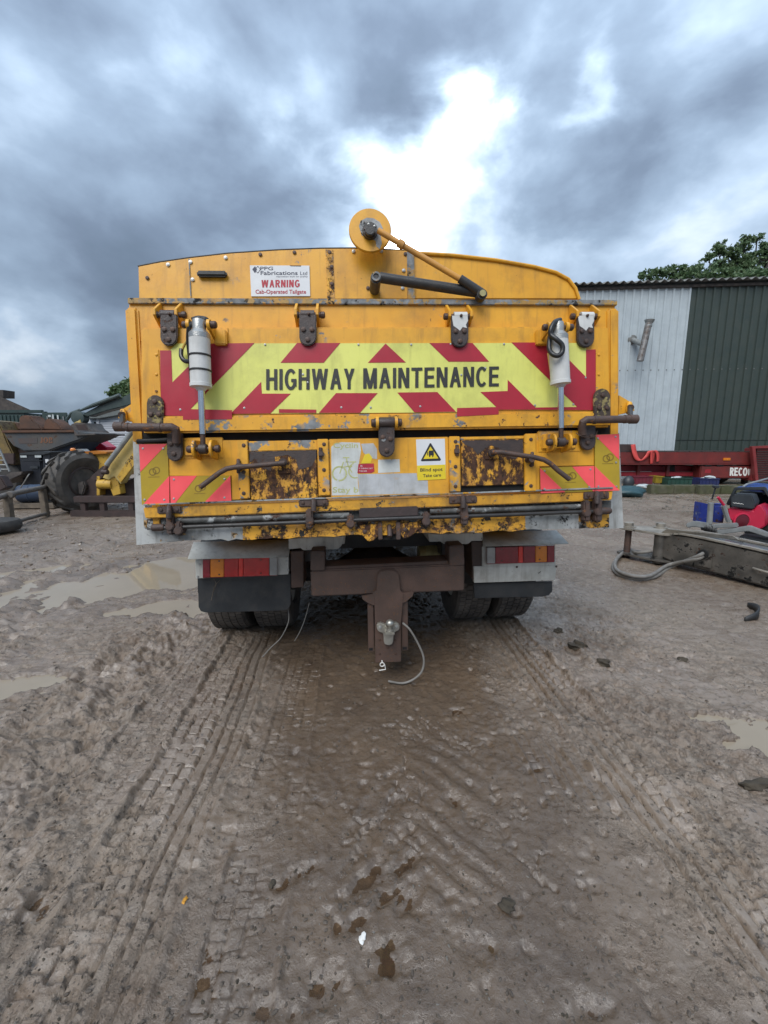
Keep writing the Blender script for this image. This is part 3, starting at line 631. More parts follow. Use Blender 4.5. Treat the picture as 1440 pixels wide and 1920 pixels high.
# --- bed behind the tailgate
def dprism(pts_ud, z0, z1): pass
mb = MB()
zb, zt = .98, 2.10
for s in (-1, 1):
    mb.prism([D(s*1.235, .03, zt), D(s*1.235, .03-.115*0 , zb), D(s*1.235, 3.75, zb), D(s*1.235, 3.75, zt)], F2.u*(-s*.05))
mb.prism([D(-1.19, .05, zb+.002), D(1.19, .05, zb+.002), D(1.19, 3.75, zb+.002), D(-1.19, 3.75, zb+.002)], Vector((0, 0, .06)))
bed = mb.build('bed', 'yellow_worn', T, bevel=.006)
mb = MB(); mb.prism([D(-1.25, 3.76, .95), D(1.25, 3.76, .95), D(1.25, 3.76, 2.45), D(-1.25, 3.76, 2.45)], (D(0, 3.82, 0)-D(0, 3.76, 0))); mb.build('headboard', 'yellow', T, bevel=.005)
for s in (-1, 1):
    for k in range(4):
        MB().box(D(s*1.255, .75+k*.85, 1.5), (.05, .09, 1.05), rot('Z', YAW)).build('side_stake', 'yellow', bed, bevel=.006)
# cab and front axle, ahead of the bed
mb = MB(); prof = [(3.95, .62), (5.75, .62), (5.85, 1.2), (5.7, 1.55), (5.42, 2.38), (4.1, 2.42), (3.95, 2.2)]
mb.prism([D(-1.08, d, z) for d, z in prof], F2.u*2.16); cab = mb.build('cab', 'cab_white', T, bevel=.03, seg=3)
MB().prism([D(-.8, 3.94, 1.75), D(.8, 3.94, 1.75), D(.8, 3.94, 2.2), D(-.8, 3.94, 2.2)], F2.w*.01).build('rear_window', 'glass_dark', cab)
for s in (-1, 1):
    MB().prism([D(s*1.083, 4.3, 1.5), D(s*1.083, 5.5, 1.5), D(s*1.083, 5.3, 2.2), D(s*1.083, 4.3, 2.2)], F2.u*(s*.006)).build('side_window', 'glass_dark', cab)

# --- header beam and posts of the rear frame
fbox(F, 'header_beam', 'yellow', T, 243, 570, 1154, 640, -.10, 0, .006)
fbox(F, 'top_rail', 'yellow_edge', T, 239, 560, 1158, 570.5, -.14, .014, .003)
for a, b, c, d in ((240, 575, 264, 832), (1141, 577, 1162, 818)):
    fbox(F, 'corner_post', 'yellow', T, a, b, c, d, -.13, .018, .012, seg=3)
# --- upper tailgate
ut = fpoly(F, 'upper_tailgate', 'yellow', T, [(263, 613), (1142, 611), (1146, 800), (264, 811)], -.03, .055, .010)
fpoly(F, 'ledge', 'yellow_worn', ut, [(300, 780), (1118, 771), (1118, 800), (300, 812)], .052, .075, .009)
for xs in ((288, 300.5), (1117, 1130)):
    st = fbox(F, 'edge_strip', 'yellow', T, xs[0], 655, xs[1], 775, .05, .060, .002)
    for y in (665, 702, 734): F.bolt((xs[0]+xs[1])/2-1, y, .060, .006, .005, parent=st, mat='yellow_worn')
fbox(F, 'gate_rib', 'yellow', ut, 425, 614, 428, 640, .05, .061, .002)
# chevron board
bd = fpoly(F, 'chevron_board', 'chev_yellow', T, [(300, 657), (319, 657), (330, 644), (1095, 643), (1100, 656), (1117, 655), (1117, 769), (935, 768), (855, 773), (435, 776), (343, 780), (302, 779)], .054, .061, 0)
reds = [[(300, 657), (321, 657), (323, 717), (396, 644), (477, 643), (357, 767), (435, 769), (434, 776), (343, 780), (302, 779)],
        [(557, 643), (638, 643), (607, 680), (526, 680)],
        [(489.5, 716), (491, 738), (545, 738), (507, 775), (432, 776)],
        [(630, 737), (708, 737), (675, 774), (598, 774)],
        [(723, 644), (761, 679.5), (690, 680)],
        [(745, 736), (820, 735), (855, 772), (777, 773)],
        [(805, 643), (886, 643), (917, 678), (841, 678)],
        [(901, 735), (952, 733), (952, 712), (1004, 764), (1004, 768), (936, 768)],
        [(959, 642), (1035, 642), (1099, 707), (1099, 656), (1117, 655), (1117, 769), (1004, 768), (1004, 764), (1082, 763)]]
for r in reds: fpoly(F, 'red_stripe', 'chev_red', bd, r, .0612, .0625)
for p in ([(343, 768), (435, 769), (435, 786), (343, 787)], [(857, 765), (935, 763), (935, 777), (857, 781)], [(523, 767), (593, 768), (593, 774), (523, 774)]):
    fpoly(F, 'red_patch', 'chev_red', bd, p, .0755 if p[0][1] > 760 and p[2][1] > 776 else .0625, .0765 if p[2][1] > 776 else .0632)
strokes_on('HIGHWAY', F.P(499, 692, .0642), F.P(665, 691, .0642), F.P(499, 731, .0642), 'lettering', 'letter_black', bd, t=.165, gap=.10)
strokes_on('MAINTENANCE', F.P(681, 690.5, .0642), F.P(936, 687, .0642), F.P(681, 728.5, .0642), 'lettering', 'letter_black', bd, t=.165, gap=.10)
for x, y in ((345, 648), (497, 646), (577, 717), (672, 646), (771, 646), (845, 645), (865, 703), (945, 645), (458, 765), (338, 768), (695, 764), (788, 762), (1003, 760), (1098, 708), (568, 702), (640, 764), (1075, 758), (910, 690)):
    F.bolt(x, y, .0625, .0045, .003, 'rivet', 'galv_bolt', bd)
# black gap between the two gates
fpoly(F, 'gap_seal', 'black_void', T, [(266, 806), (1144, 796), (1146, 822), (266, 836)], -.06, .012)
ftube(F, 'seal_rope', 'rubber', T, [(258, 828, .03), (300, 826, .034), (340, 822, .03)], .012)
# --- top hinges
def strap(name, mat, x, y0, y1, wpx, w0, w1, parent, round_bottom=True, round_top=False, bolts=()):
    hw = wpx/2; pts = []
    n = 7
    if round_bottom: pts += [(x + hw*math.cos(math.pi*k/(n-1)), y1-hw+hw*math.sin(math.pi*k/(n-1))) for k in range(n)]
    else: pts += [(x+hw, y1), (x-hw, y1)]
    if round_top: pts += [(x - hw*math.cos(math.pi*k/(n-1)), y0+hw-hw*math.sin(math.pi*k/(n-1))) for k in range(n)]
    else: pts += [(x-hw, y0), (x+hw, y0)]
    o = fpoly(F, name, mat, parent, pts, w0, w1, .004)
    for bx, by in bolts: F.bolt(bx, by, w1, parent=o)
    return o
for x, y, mt, sgn in ((316, 590, 'strap', 1), (577, 590, 'strap', 1), (862.5, 593, 'strap', -1), (1099, 593, 'strap', -1)):
    h = strap('hinge_strap', mt, x, y-2, y+58, 32, .062, .082, T, bolts=((x-8, y+28), (x+8, y+28), (x, y+47)))
    if sgn < 0: fpoly(F, 'bare_metal', 'ram_white', h, [(x-15, y-1), (x+14, y-2), (x+15, y+8), (x+11, y+16), (x+13, y+22), (x+5, y+20), (x, y+27), (x-6, y+22), (x-12, y+18), (x-14, y+8)], .082, .0828)
    for s in (-1, 1):
        lx = x + s*20 - 4
        q = [(y-24, .015), (y-2, .085), (y+8, .085), (y+24, .012)]
        a, v0 = F.uv(lx, y, .05)
        mb = MB(); pts = []
        for yy, w in q: pts.append(F.W(a, F.uv(lx, yy, .03)[1], w))
        mb.prism(pts + [F.W(a, F.uv(lx, y+24, .03)[1], 0), F.W(a, F.uv(lx, y-24, .03)[1], 0)], F.u*.013)
        mb.build('hinge_lug', 'yellow', h, bevel=.0015)
    u0, v0 = F.uv(x, y+1, .06)
    MB().lathe(F.W(u0-.085 if sgn < 0 else u0-.065, v0, .062), F.u, [(.011, 0), (.016, .004), (.016, .02), (.012, .024), (.012, .126), (.016, .13), (.016, .146), (.010, .15)], 10).build('hinge_pin', 'bolt', h)
    MB().lathe(F.W(u0-.033, v0, .062), F.u, [(.022, 0), (.022, .066)], 14).build('hinge_barrel', mt if sgn > 0 else 'ram_white', h)
    F.bolt(x+2, y-1, .084, .006, .012, 'grease_nipple', 'bolt', h)
# --- bed rear-board above the gate (curved sheet)
wb = -.10
rb = fpoly(F, 'rear_board', 'yellow', T, [(261, 560), (259.5, 500), (300, 492), (355, 484), (430, 475.5), (520, 469.5), (600, 466.5), (663, 466), (764, 470), (764, 560)], wb-.01, wb, .001)
rb2 = fpoly(F, 'rear_board', 'yellow', T, [(764.5, 560), (764.5, 471), (850, 476), (930, 485), (1000, 497), (1045, 509), (1068, 521), (1081, 538), (1087, 560)], wb-.03, wb-.012, .003)
top = [(259, 500), (300, 492), (355, 484), (430, 475.5), (520, 469.5), (600, 466.5), (663, 466), (764, 470)]
F.tube(MB(), [(x, y-.6, wb-.01) for x, y in top], .005, 8).build('top_trim', 'rubber', rb)
top2 = [(764.5, 472), (850, 477), (930, 486), (1000, 498), (1042, 509), (1066, 522), (1079, 539), (1086, 560)]
mb = MB(); K = len(top2)
mb.add([F.P(x, y, wb-.012) for x, y in top2] + [F.P(x, y, wb-.012) - F.w*1.9 - F.v*.0 for x, y in top2], [(i, i+1, K+i+1, K+i) for i in range(K-1)])
mb.build('load_cover', 'yellow', T)
F.tube(MB(), [(x, y+1.5, wb-.006) for x, y in top2], .009, 8).build('top_trim', 'yellow', rb2)
for x0, x1, y0, m_ in ((355, 357, 485, 'yellow_edge'), (612, 626, 468, 'yellow_bottom'), (764, 777, 472, 'yellow_edge')):
    fbox(F, 'seam_strip', m_, rb, x0, y0, x1, 560, wb, wb+.004, 0)
fbox(F, 'slot_handle', 'rubber', rb, 368, 506, 424, 517, wb, wb+.03, .008, seg=3)
for x, y in ((315, 496), (357, 491), (423, 483), (488, 477), (276, 521), (361, 524), (552, 473), (618, 473), (663, 471), (715, 471), (622, 500), (622, 532), (760, 476), (757, 507), (755, 540), (690, 540)):
    F.bolt(x, y, wb+.004, .008, .004, 'bolt', 'galv_bolt' if x % 2 else 'bolt', rb)
# warning plate
wp = fpoly(F, 'warning_plate', 'sign_white', T, [(468.5, 497.5), (580, 498), (581.5, 555), (471, 555.5)], wb+.001, wb+.006, 0)
w = wb+.0068
def tx(b, x0, y0, x1, y1, m_, off=0.0, par=wp, w_=None): return F.text(b, x0, y0, x1, y1, w if w_ is None else w_, 'lettering', m_, par, off=off)
tx('PPG', 488, 500, 512, 506.5, 'sign_navy', .01); tx('Fabrications', 488.5, 508, 558, 515.5, 'sign_navy', .012); tx('Ltd', 563, 509, 576, 515.5, 'sign_navy')
tx('reputation built on quality', 518, 517, 577, 520.5, 'sign_navy')
strokes_on('WARNING', F.P(490, 525, w), F.P(562, 524.6, w), F.P(490, 539, w), 'lettering', 'sign_red', wp, t=.19); tx('Cab-Operated Tailgate', 479, 543, 574, 553, 'sign_red', .018)
fpoly(F, 'logo_diamond', 'sign_navy', wp, [(473, 505), (478, 499), (482, 505), (478, 512)], w-.0004, w)
for a_, b_ in (((480.5, 502.5), (483.5, 499)), ((483.5, 499), (488, 505)), ((488, 505), (483.5, 512)), ((483.5, 512), (480, 508.5))):
    dx, dy = b_[0]-a_[0], b_[1]-a_[1]; l = math.hypot(dx, dy); nx, ny = -dy/l*.5, dx/l*.5
    fpoly(F, 'logo_line', 'sign_navy', wp, [(a_[0]+nx, a_[1]+ny), (b_[0]+nx, b_[1]+ny), (b_[0]-nx, b_[1]-ny), (a_[0]-nx, a_[1]-ny)], w-.0004, w)
fpoly(F, 'tape_mark', 'sign_black', wp, [(543, 497.6), (565, 497.8), (564, 499.4), (545, 499)], w-.0004, w)
# sheeting disc and folded arm
dc = MB(); dc.lathe(F.P(694, 431, .0)-F.w*.02, F.w, [(.104, 0), (.107, .004), (.107, .016), (.104, .02)], 40); disc = dc.build('sheet_disc', 'yellow', T)
fpoly(F, 'bare_patch', 'grey_worn', disc, [(673, 424), (676, 414), (688, 408), (700, 409), (712, 416), (718, 428), (713, 438), (716, 456), (712, 467), (706, 462), (704, 451), (690, 447), (678, 441)], .0003, .0012)
mb = MB(); F.cyl(mb, 694, 430, 0, .03, .038, 20); F.cyl(mb, 694, 430, .03, .05, .026, 20); hub = mb.build('hub', 'pipe_black', T, bevel=.003)
for a in range(5): F.bolt(694+10*math.cos(a*1.257+.6), 430-10*math.sin(a*1.257+.6), .03, .005, .006, 'bolt', 'galv_bolt' if a < 2 else 'bolt', hub)
arm = F.tube(MB(), [(709, 432, .045), (757, 461, .05), (865, 525, .06)], .014, 14).build('sheet_arm', 'yellow_arm', T)
F.tube(MB(), [(747, 455, .05), (757, 461, .05)], .021, 12).build('collar', 'yellow_arm', arm)
F.tube(MB(), [(862, 522.5, .06), (903, 549, .06)], .021, 14).build('sleeve', 'pipe_black', arm)
F.cyl(MB(), 905, 550, .03, .085, .026, 16).build('elbow', 'pipe_black', arm, bevel=.006)
F.cyl(MB(), 905.5, 549, .085, .092, .016, 12).build('end_nut', 'brass', arm)
lever = F.tube(MB(), [(712, 520.5, .02), (900, 549, .03)], .025, 14).build('lower_lever', 'pipe_black', T)
F.cyl(MB(), 705, 520, -.09, .05, .027, 18).build('pivot', 'pipe_black', lever, bevel=.005)
mb = MB(); mb.lathe(F.P(705, 518.5, .05), F.w, [(.023, 0), (.023, .006), (.014, .006), (.014, 0)], 18, closed=True); mb.build('pivot_ring', 'yellow_edge', lever)
# --- hydraulic rams
def ram(xt, yt, xb, yb, xr, yr, r, side, cap_y):
    t = thing_part = None
    c = F.P(xt, yt, .15); b = F.P(xb, yb, .145); e = F.P(xr, yr, .125)
    ax = (b-c); L_ = ax.length; ax.normalize()
    body = MB().lathe(c, ax, [(r*.55, 0), (r*.62, .012), (r*.62, .045), (r, .062), (r, L_*.93), (r*1.06, L_*.935), (r*1.06, L_*.985), (r*.6, L_), (r*.4, L_+.012)], 28).build('hydraulic_ram', 'ram_white', T)
    MB().lathe(c-ax*.002, ax, [(r*.60, 0), (r*.66, .01), (r*.66, .044), (r*1.015, .064), (r*1.015, .085)], 28).build('ram_cap', 'ram_cap', body)
    rod = MB().tube([b-ax*.01, e + (b-e).normalized()*.07], .0155, 18).build('ram_rod', 'chrome', body)
    MB().tube([e + (b-e).normalized()*.075, e + (b-e).normalized()*.02], .012, 12).build('rod_end', 'bolt', body)
    MB().lathe(e-F.u*.02, F.u, [(.020, 0), (.024, .004), (.024, .036), (.020, .04)], 16).build('rod_eye', 'strap', body)
    p = F.P(xt, yt+8, .15)
    pin = MB().lathe(p-F.u*.075, F.u, [(.012, 0), (.016, .005), (.016, .024), (.012, .03), (.012, .12), (.017, .125), (.017, .15), (.011, .156)], 12).build('ram_pin', 'bolt', body)
    for s in (-1, 1):
        q = F.P(xt, yt+8, .15) + F.u*(s*.046)
        MB().lathe(q-F.u*.007, F.u, [(.024, 0), (.024, .014)], 16).build('pin_ear', 'yellow_worn', body)
        mb = MB(); mb.prism([q-F.u*.006+F.v*.02+F.w*.01, q-F.u*.006-F.v*.02+F.w*.01, q-F.u*.006-F.v*.045-F.w*.09, q-F.u*.006+F.v*.02-F.w*.09], F.u*.012); mb.build('pin_bracket', 'yellow', body, bevel=.002)
    # foot clevis
    pl = fbox(F, 'foot_plate', 'yellow_worn', T, xr-44, yr-22, xr+38, yr+19, .04, .050, .010, seg=3)
    fbox(F, 'foot_pad', 'yellow', pl, xr-36, yr-16, xr+28, yr+13, .05, .062, .008)
    for s, m_ in ((-1, 'yellow_worn'), (1, 'yellow')):
        q = e + F.u*(s*.040 - .006)
        mb = MB(); n = 9
        pts = [q + F.v*.042*math.cos(math.pi*k/(n-1)) + F.w*(.0+.032*math.sin(math.pi*k/(n-1))) for k in range(n)]
        mb.prism(pts + [q - F.v*.048 - F.w*.07, q + F.v*.048 - F.w*.07], F.u*.012); mb.build('clevis_ear', m_, pl, bevel=.002)
    MB().lathe(e-F.u*.075, F.u, [(.014, 0), (.018, .006), (.018, .024), (.012, .028), (.012, .13), (.018, .132), (.018, .15), (.012, .154)], 12).build('clevis_pin', 'bolt', pl)
    return body, c, b, ax
body, c, b, ax = ram(373, 601, 377, 728, 381, 842, .0465, -1, 0)
for k in (.52, .74):
    p = c.lerp(b, k); MB().lathe(p-ax*.004, ax, [(.048, 0), (.0505, .002), (.0505, .007), (.048, .009)], 28).build('clip_band', 'rubber', body)
MB().tube(smooth_path([F.P(*p) for p in ((362, 606, .14), (355, 612, .16), (353, 640, .13), (357, 680, .10), (360, 722, .12))]), .010, 10).build('hose', 'hose_black', body)
MB().tube(smooth_path([F.P(*p) for p in ((361, 600, .13), (372, 597, .12), (386, 599, .13), (390, 606, .12))]), .012, 10).build('hose', 'hose_black', body)
MB().tube(smooth_path([F.P(*p) for p in ((340, 655, .09), (340, 668, .10), (347, 677, .11), (358, 676, .12), (362, 668, .12))]), .0105, 10).build('hose', 'hose_black', body)
MB().tube(smooth_path([F.P(*p) for p in ((341, 657, .09), (346, 646, .10), (355, 632, .12), (358, 622, .13))]), .006, 8).build('cable', 'cable_yellow', body)
MB().tube(smooth_path([F.P(*p) for p in ((361, 676, .11), (360, 700, .12), (361, 724, .13))]), .005, 8).build('cable', 'cable_yellow', body)
body, c, b, ax = ram(1045, 606, 1051, 722, 1052, 829, .046, 1, 0)
MB().tube(smooth_path([F.P(*p) for p in ((1050, 600, .14), (1040, 604, .18), (1033, 617, .19), (1033, 628, .19), (1043, 636, .205), (1054, 647, .21), (1054, 660, .21), (1046, 667, .21), (1036, 664, .20), (1030, 655, .18), (1030, 640, .17), (1033, 620, .16))], 8), .0115, 12).build('hose', 'hose_black', body)
MB().tube(smooth_path([F.P(*p) for p in ((1028, 662, .12), (1031, 685, .12), (1036, 715, .13))]), .0055, 8).build('cable', 'cable_yellow', body)
for x0, x1 in ((401, 424), (1007, 1030)): fbox(F, 'ram_bracket', 'yellow', ut, x0, 617, x1, 646, .054, .085, .005)
# --- lower hinges with crank bars
for (x, y0, y1, m_, s) in ((290, 740, 800, 'strap_yellowed', -1), (1130, 728, 786, 'strap_yellowed', 1)):
    h = strap('hinge_strap', m_, x, y0, y1, 31, .062, .080, T, False, True, ((x, y0+13), (x-7, y0+37), (x+8, y0+37)))
for pts, sx, sy0, sy1, s in ((((224, 800, .11), (240, 801, .115), (300, 801.5, .12), (322, 801, .12), (329, 804, .115), (331, 815, .10), (331, 830, .09)), 327, 812, 865, -1),
                         (((1187, 786, .11), (1172, 786, .115), (1115, 787, .12), (1100, 787, .12), (1093, 791, .115), (1091, 801, .10), (1092, 815, .09)), 1103, 798, 844, 1)):
    br = F.tube(MB(), pts, .0195, 14).build('crank_bar', 'steel_rusty', T)
    p = F.P(*pts[0]); MB().lathe(p-F.u*.025, F.u, [(.016, 0), (.0235, .006), (.0235, .044), (.016, .05)], 14).build('bar_end', 'steel_rusty', br)
    for k in (1, 2):
        q = F.P(*pts[k]); MB().lathe(q-F.u*.006, F.u, [(.022, 0), (.022, .012)], 14).build('bar_collar', 'steel_rusty', br)
    h = strap('hinge_strap', 'strap', sx, sy0, sy1, 29, .058, .078, T, True, False, ((sx-7, sy0+20), (sx+6, sy0+20), (sx-1, sy1-14)))
    # striker bracket on the body side
    x = pts[0][0]; y = pts[0][1]
    k = -s
    mk = lambda dx: x + s*dx
    b1 = fpoly(F, 'striker_bracket', 'yellow_worn', T, [(mk(-26), y-45), (mk(-1), y-30), (mk(3), y-16), (mk(-6), y-13), (mk(-20), y-10), (mk(-27), y-8)], -.02, -.006, .001)
    F.tube(MB(), [(mk(-4), y-22, -.02), (mk(-4), y-22, .06)], .016, 10).build('striker_pin', 'bolt', b1)
    F.tube(MB(), [(mk(-6), y-24, .04), (mk(-5), y-4, .10)], .013, 10).build('striker_link', 'pipe_black', b1)
    F.tube(MB(), [(mk(-7), y-30, .0), (mk(-8), y-12, .03)], .014, 10).build('striker_block', 'yellow_worn', b1)
wire = [(1080, 812, .09), (1090, 818, .10), (1104, 820, .10), (1116, 817, .09), (1120, 808, .08)]
MB().tube(smooth_path([F.P(*p) for p in wire]), .0022, 6).build('wire', 'bolt', T)
# centre latch
la = strap('centre_latch', 'strap', 725, 782, 857, 30, .078, .098, T, bolts=((718, 820), (732, 823), (725, 845)))
u0, v0 = F.uv(725, 792, .10)
MB().lathe(F.W(u0-.062, v0, .092), F.u, [(.020, 0), (.024, .006), (.024, .118), (.020, .124)], 16).build('latch_barrel', 'strap', la)
for s in (-1, 1): MB().lathe(F.W(u0+s*.047-.007, v0, .092), F.u, [(.030, 0), (.030, .014)], 18).build('latch_ear', 'yellow_worn', la)
for s in (-1, 1): MB().lathe(F.W(u0+s*.068-.008, v0, .092), F.u, [(.016, 0), (.019, .003), (.019, .013), (.016, .016)], 12).build('latch_nut', 'bolt', la)
F.bolt(719, 824, .098, .009, .004, 'rivet', 'galv_bolt', la)
# --- lower gate
lg = fpoly(F, 'lower_gate', 'yellow_grimy', T, [(267, 832), (1148, 814), (1150, 912), (268, 945)], -.03, .036, .006)
for pts in ([(315, 826), (466, 825), (466, 936), (434, 938), (434, 893), (316, 893)], [(985, 813), (1114, 810), (1114, 873), (1012, 875), (1012, 922), (985, 925)]):
    fpoly(F, 'side_panel', 'yellow', lg, pts, .034, .046, .003)
cp = fbox(F, 'centre_panel', 'yellow', lg, 618, 821, 842, 931, .034, .050, .004)
for x0, x1, y0, y1 in ((446, 466, 825, 935), (596, 617, 823, 929), (843, 863, 818, 922), (984, 1005, 814, 921)):
    fr = fbox(F, 'door_rail', 'yellow_worn', T, x0, y0, x1, y1, .046, .064, .003)
    xm = (x0+x1)/2 + 2
    for y in (y0+10, (y0+y1)/2+5, y1-10): F.bolt(xm-1, y, .064, .008, .005, 'bolt', 'bolt', fr)
for (x0, y0, x1, y1, hy, nm) in ((466.5, 826, 595, 936, 845, 0), (863.5, 818, 983, 910, 824, 1)):
    fbox(F, 'door_head', 'yellow_worn', lg, x0, y0, x1, hy, .036, .054, .003)
    dr = fbox(F, 'chute_door', 'yellow_rusty', T, x0+2, hy, x1-1, y1, .034, .056, .003)
    if nm == 0:
        fpoly(F, 'bare_rust', 'strap', dr, [(468, 847), (593, 844), (593, 858), (585, 874), (560, 881), (555, 862), (540, 853), (520, 856), (510, 870), (508, 884), (490, 876), (478, 860), (468, 868)], .0562, .0568)
        pp = fbox(F, 'handle_plate', 'yellow_rusty', dr, 516, 856, 544, 888, .056, .064, .002)
        F.cyl(MB(), 530, 867, .06, .085, .020, 14).build('handle_boss', 'strap', dr, bevel=.003)
        F.tube(MB(), [(534, 868, .095), (470, 874, .11), (440, 876, .115), (425, 879, .118), (412, 886, .12), (375, 914, .13)], .0125, 12).build('door_handle', 'steel_rusty', dr)
    else:
        fpoly(F, 'bare_rust', 'strap', dr, [(865, 826), (980, 825), (981, 850), (965, 862), (950, 852), (935, 842), (920, 834), (905, 846), (895, 852), (886, 840), (872, 834)], .0562, .0568)
        pp = fbox(F, 'handle_plate', 'yellow_rusty', dr, 910, 839, 936, 861, .056, .064, .002)
        F.cyl(MB(), 924, 849, .06, .085, .020, 14).build('handle_boss', 'strap', dr, bevel=.003)
        F.tube(MB(), [(921, 848, .095), (940, 848, .10), (1000, 857, .115), (1020, 862, .12), (1032, 869, .12), (1046, 882, .125), (1068, 899, .13)], .0125, 12).build('door_handle', 'steel_rusty', dr)
        fbox(F, 'chute_opening', 'black_void', lg, 864, 910, 983, 923, .0355, .0375, 0)
for x, y in ((447, 874), (998, 861)):
    mb = MB(); F.tube(mb, [(x, y-12, .07), (x, y-4, .085), (x, y+4, .085), (x, y+12, .07)], .009, 8); k = mb.build('handle_keeper', 'steel_rusty', T)
    F.cyl(MB(), x, y, .062, .12, .016, 12).build('keeper_ring', 'steel_rusty', k)
for x, y in ((601, 850), (857, 845)):
    mb = MB(); F.tube(mb, [(x, y-11, .068), (x, y+10, .068)], .010, 8); F.box(mb, x-4, y-4, x+5, y+5, .064, .085); mb.build('spring_catch', 'steel_rusty', lg, bevel=.002)
# stickers on the centre panel
w = .0506
cs = fpoly(F, 'cycle_sticker', 'sticker_white', T, [(621, 838), (628, 832), (640, 829), (675, 830), (677, 845), (674, 862), (671, 885), (671, 905), (674, 928), (622, 929)], w-.0004, w+.0004)
fpoly(F, 'sticker_residue', 'sticker_grey', cp, [(671, 889), (781, 887), (783, 901), (802, 901), (803, 925), (674, 928)], w-.0004, w+.0003)
fpoly(F, 'sticker_residue', 'sticker_grey', cp, [(677, 832), (700, 831), (707, 842), (707, 861), (690, 858), (681, 848)], w-.0004, w+.0003)
fpoly(F, 'sticker_residue', 'sticker_white', cp, [(709, 862), (749, 861), (750, 885), (709, 887)], w-.0004, w+.0003)
fpoly(F, 'sticker_residue', 'sticker_yellow', cp, [(684, 852), (692, 850), (698, 858), (695, 868), (677, 869)], w, w+.0007)
rs = fpoly(F, 'red_sticker', 'sticker_red', T, [(672, 870), (701, 869), (702, 884), (696, 887), (670, 887)], w, w+.0009)
F.text('IS', 676, 872, 679.5, 875, w+.0013, 'lettering', 'sign_white', rs); F.text('R TURNING LEFT', 673, 877, 699, 879.5, w+.0013, 'lettering', 'sign_white', rs); F.text('THIS SIDE', 673, 882, 688, 884.5, w+.0013, 'lettering', 'sign_white', rs)
w2 = w+.0010
F.text('Cyclin', 625, 830, 671, 843, w2, 'lettering', 'sticker_olive', cs, off=.012); F.text('Stay b', 624, 913, 672, 927, w2, 'lettering', 'sticker_olive', cs, off=.012)
def ring(px, py, r_px, wd, w_, mat, parent, a0=0, a1=2*math.pi):
    mb = MB(); n = 28; pr = [(px+rr*math.cos(a0+(a1-a0)*k/n), py+rr*math.sin(a0+(a1-a0)*k/n)) for rr in (r_px-wd/2, r_px+wd/2) for k in range(n+1)]
    mb.add([F.P(x, y, w_) for x, y in pr], [(k, k+1, n+2+k, n+1+k) for k in range(n)]); return mb.build('bicycle_print', mat, parent, smooth=0)
ring(636.5, 888, 13, 3, w2, 'sticker_olive', cs); ring(666, 884, 12, 2.4, w2, 'sticker_olive', cs, 1.2, 4.2)
for a_, b_ in (((643, 858), (655, 858)), ((649, 858), (653, 874)), ((653, 874), (643, 876)), ((648, 866), (668, 866)), ((653, 874), (660, 886)), ((644, 866), (637, 888)), ((653, 876), (664, 867))):
    dx, dy = b_[0]-a_[0], b_[1]-a_[1]; l = math.hypot(dx, dy); nx, ny = -dy/l*1.0, dx/l*1.0
    fpoly(F, 'bicycle_print', 'sticker_olive', cs, [(a_[0]+nx, a_[1]+ny), (b_[0]+nx, b_[1]+ny), (b_[0]-nx, b_[1]-ny), (a_[0]-nx, a_[1]-ny)], w2-.0003, w2)
bs_ = fpoly(F, 'blind_spot_sticker', 'sign_white', T, [(780, 824), (834, 822.5), (836, 898), (783, 901)], w-.0004, w+.0012)
fpoly(F, 'sticker_band', 'sticker_yellow', bs_, [(782, 873), (835, 871), (836, 898), (783, 901)], w+.0012, w+.0017)
fpoly(F, 'warning_triangle', 'sign_black', bs_, [(789, 863.5), (791, 865), (825, 864), (827, 861.5), (808, 831), (806, 831)], w+.0012, w+.0017)
fpoly(F, 'triangle_field', 'sticker_yellow', bs_, [(794, 860.5), (822, 859.5), (807, 837)], w+.0017, w+.0022)
fpoly(F, 'lorry_print', 'sign_black', bs_, [(804, 845), (813, 844.5), (813.5, 853), (812, 857), (810.5, 857), (810.5, 854), (807, 854), (807, 857), (805, 857), (804, 853)], w+.0022, w+.0026)
fpoly(F, 'lorry_print', 'sign_black', bs_, [(801, 848), (803, 848), (802.6, 854), (801.2, 854)], w+.0022, w+.0026)
F.text('Blind spot', 788, 878, 830, 886.5, w+.0022, 'lettering', 'sign_black', bs_, off=.015, y0r=876.5); F.text('Take care', 793, 889, 827, 895, w+.0022, 'lettering', 'sign_black', bs_, off=.015, y0r=887.5)
# --- red and amber marker boards
def marker(pts, pink, w0=.046, w1=.052, emblem=None, par=None):
    o = fpoly(F, 'marker_board', 'refl_olive', par or T, pts, w0, w1)
    for q in pink: fpoly(F, 'pink_stripe', 'refl_pink', o, q, w1+.0003, w1+.0012)
    if emblem:
        ex, ey = emblem
        ring(ex-3, ey+2, 6, 2, w1+.0008, 'olive_print', o); ring(ex+4, ey-1, 6, 2, w1+.0008, 'olive_print', o)
        fpoly(F, 'fine_print', 'olive_print', o, [(ex-11, ey+11), (ex+10, ey+10.5), (ex+10, ey+11.5), (ex-11, ey+12)], w1+.0006, w1+.0008)
    return o
m1 = marker([(260.5, 833), (314.5, 832), (317.5, 945), (266, 946.5)], [[(260.5, 833), (313, 832.3), (263, 885)], [(317.5, 892), (317.5, 945), (268, 946.3)]], emblem=(289, 883))
m2 = marker([(318.5, 893), (432, 891.5), (434, 942), (320, 944.5)], [[(318.5, 893), (369, 892), (328, 944), (320, 944.5)], [(431.5, 892), (434, 942), (382, 943.3)]], emblem=(375, 914))
m3 = marker([(1115, 815), (1161, 813.5), (1162, 920), (1116, 921.5)], [[(1115, 815.5), (1161, 813.8), (1161, 862)], [(1115.5, 874), (1162, 919.5), (1116, 921.3)]], emblem=(1140, 858))
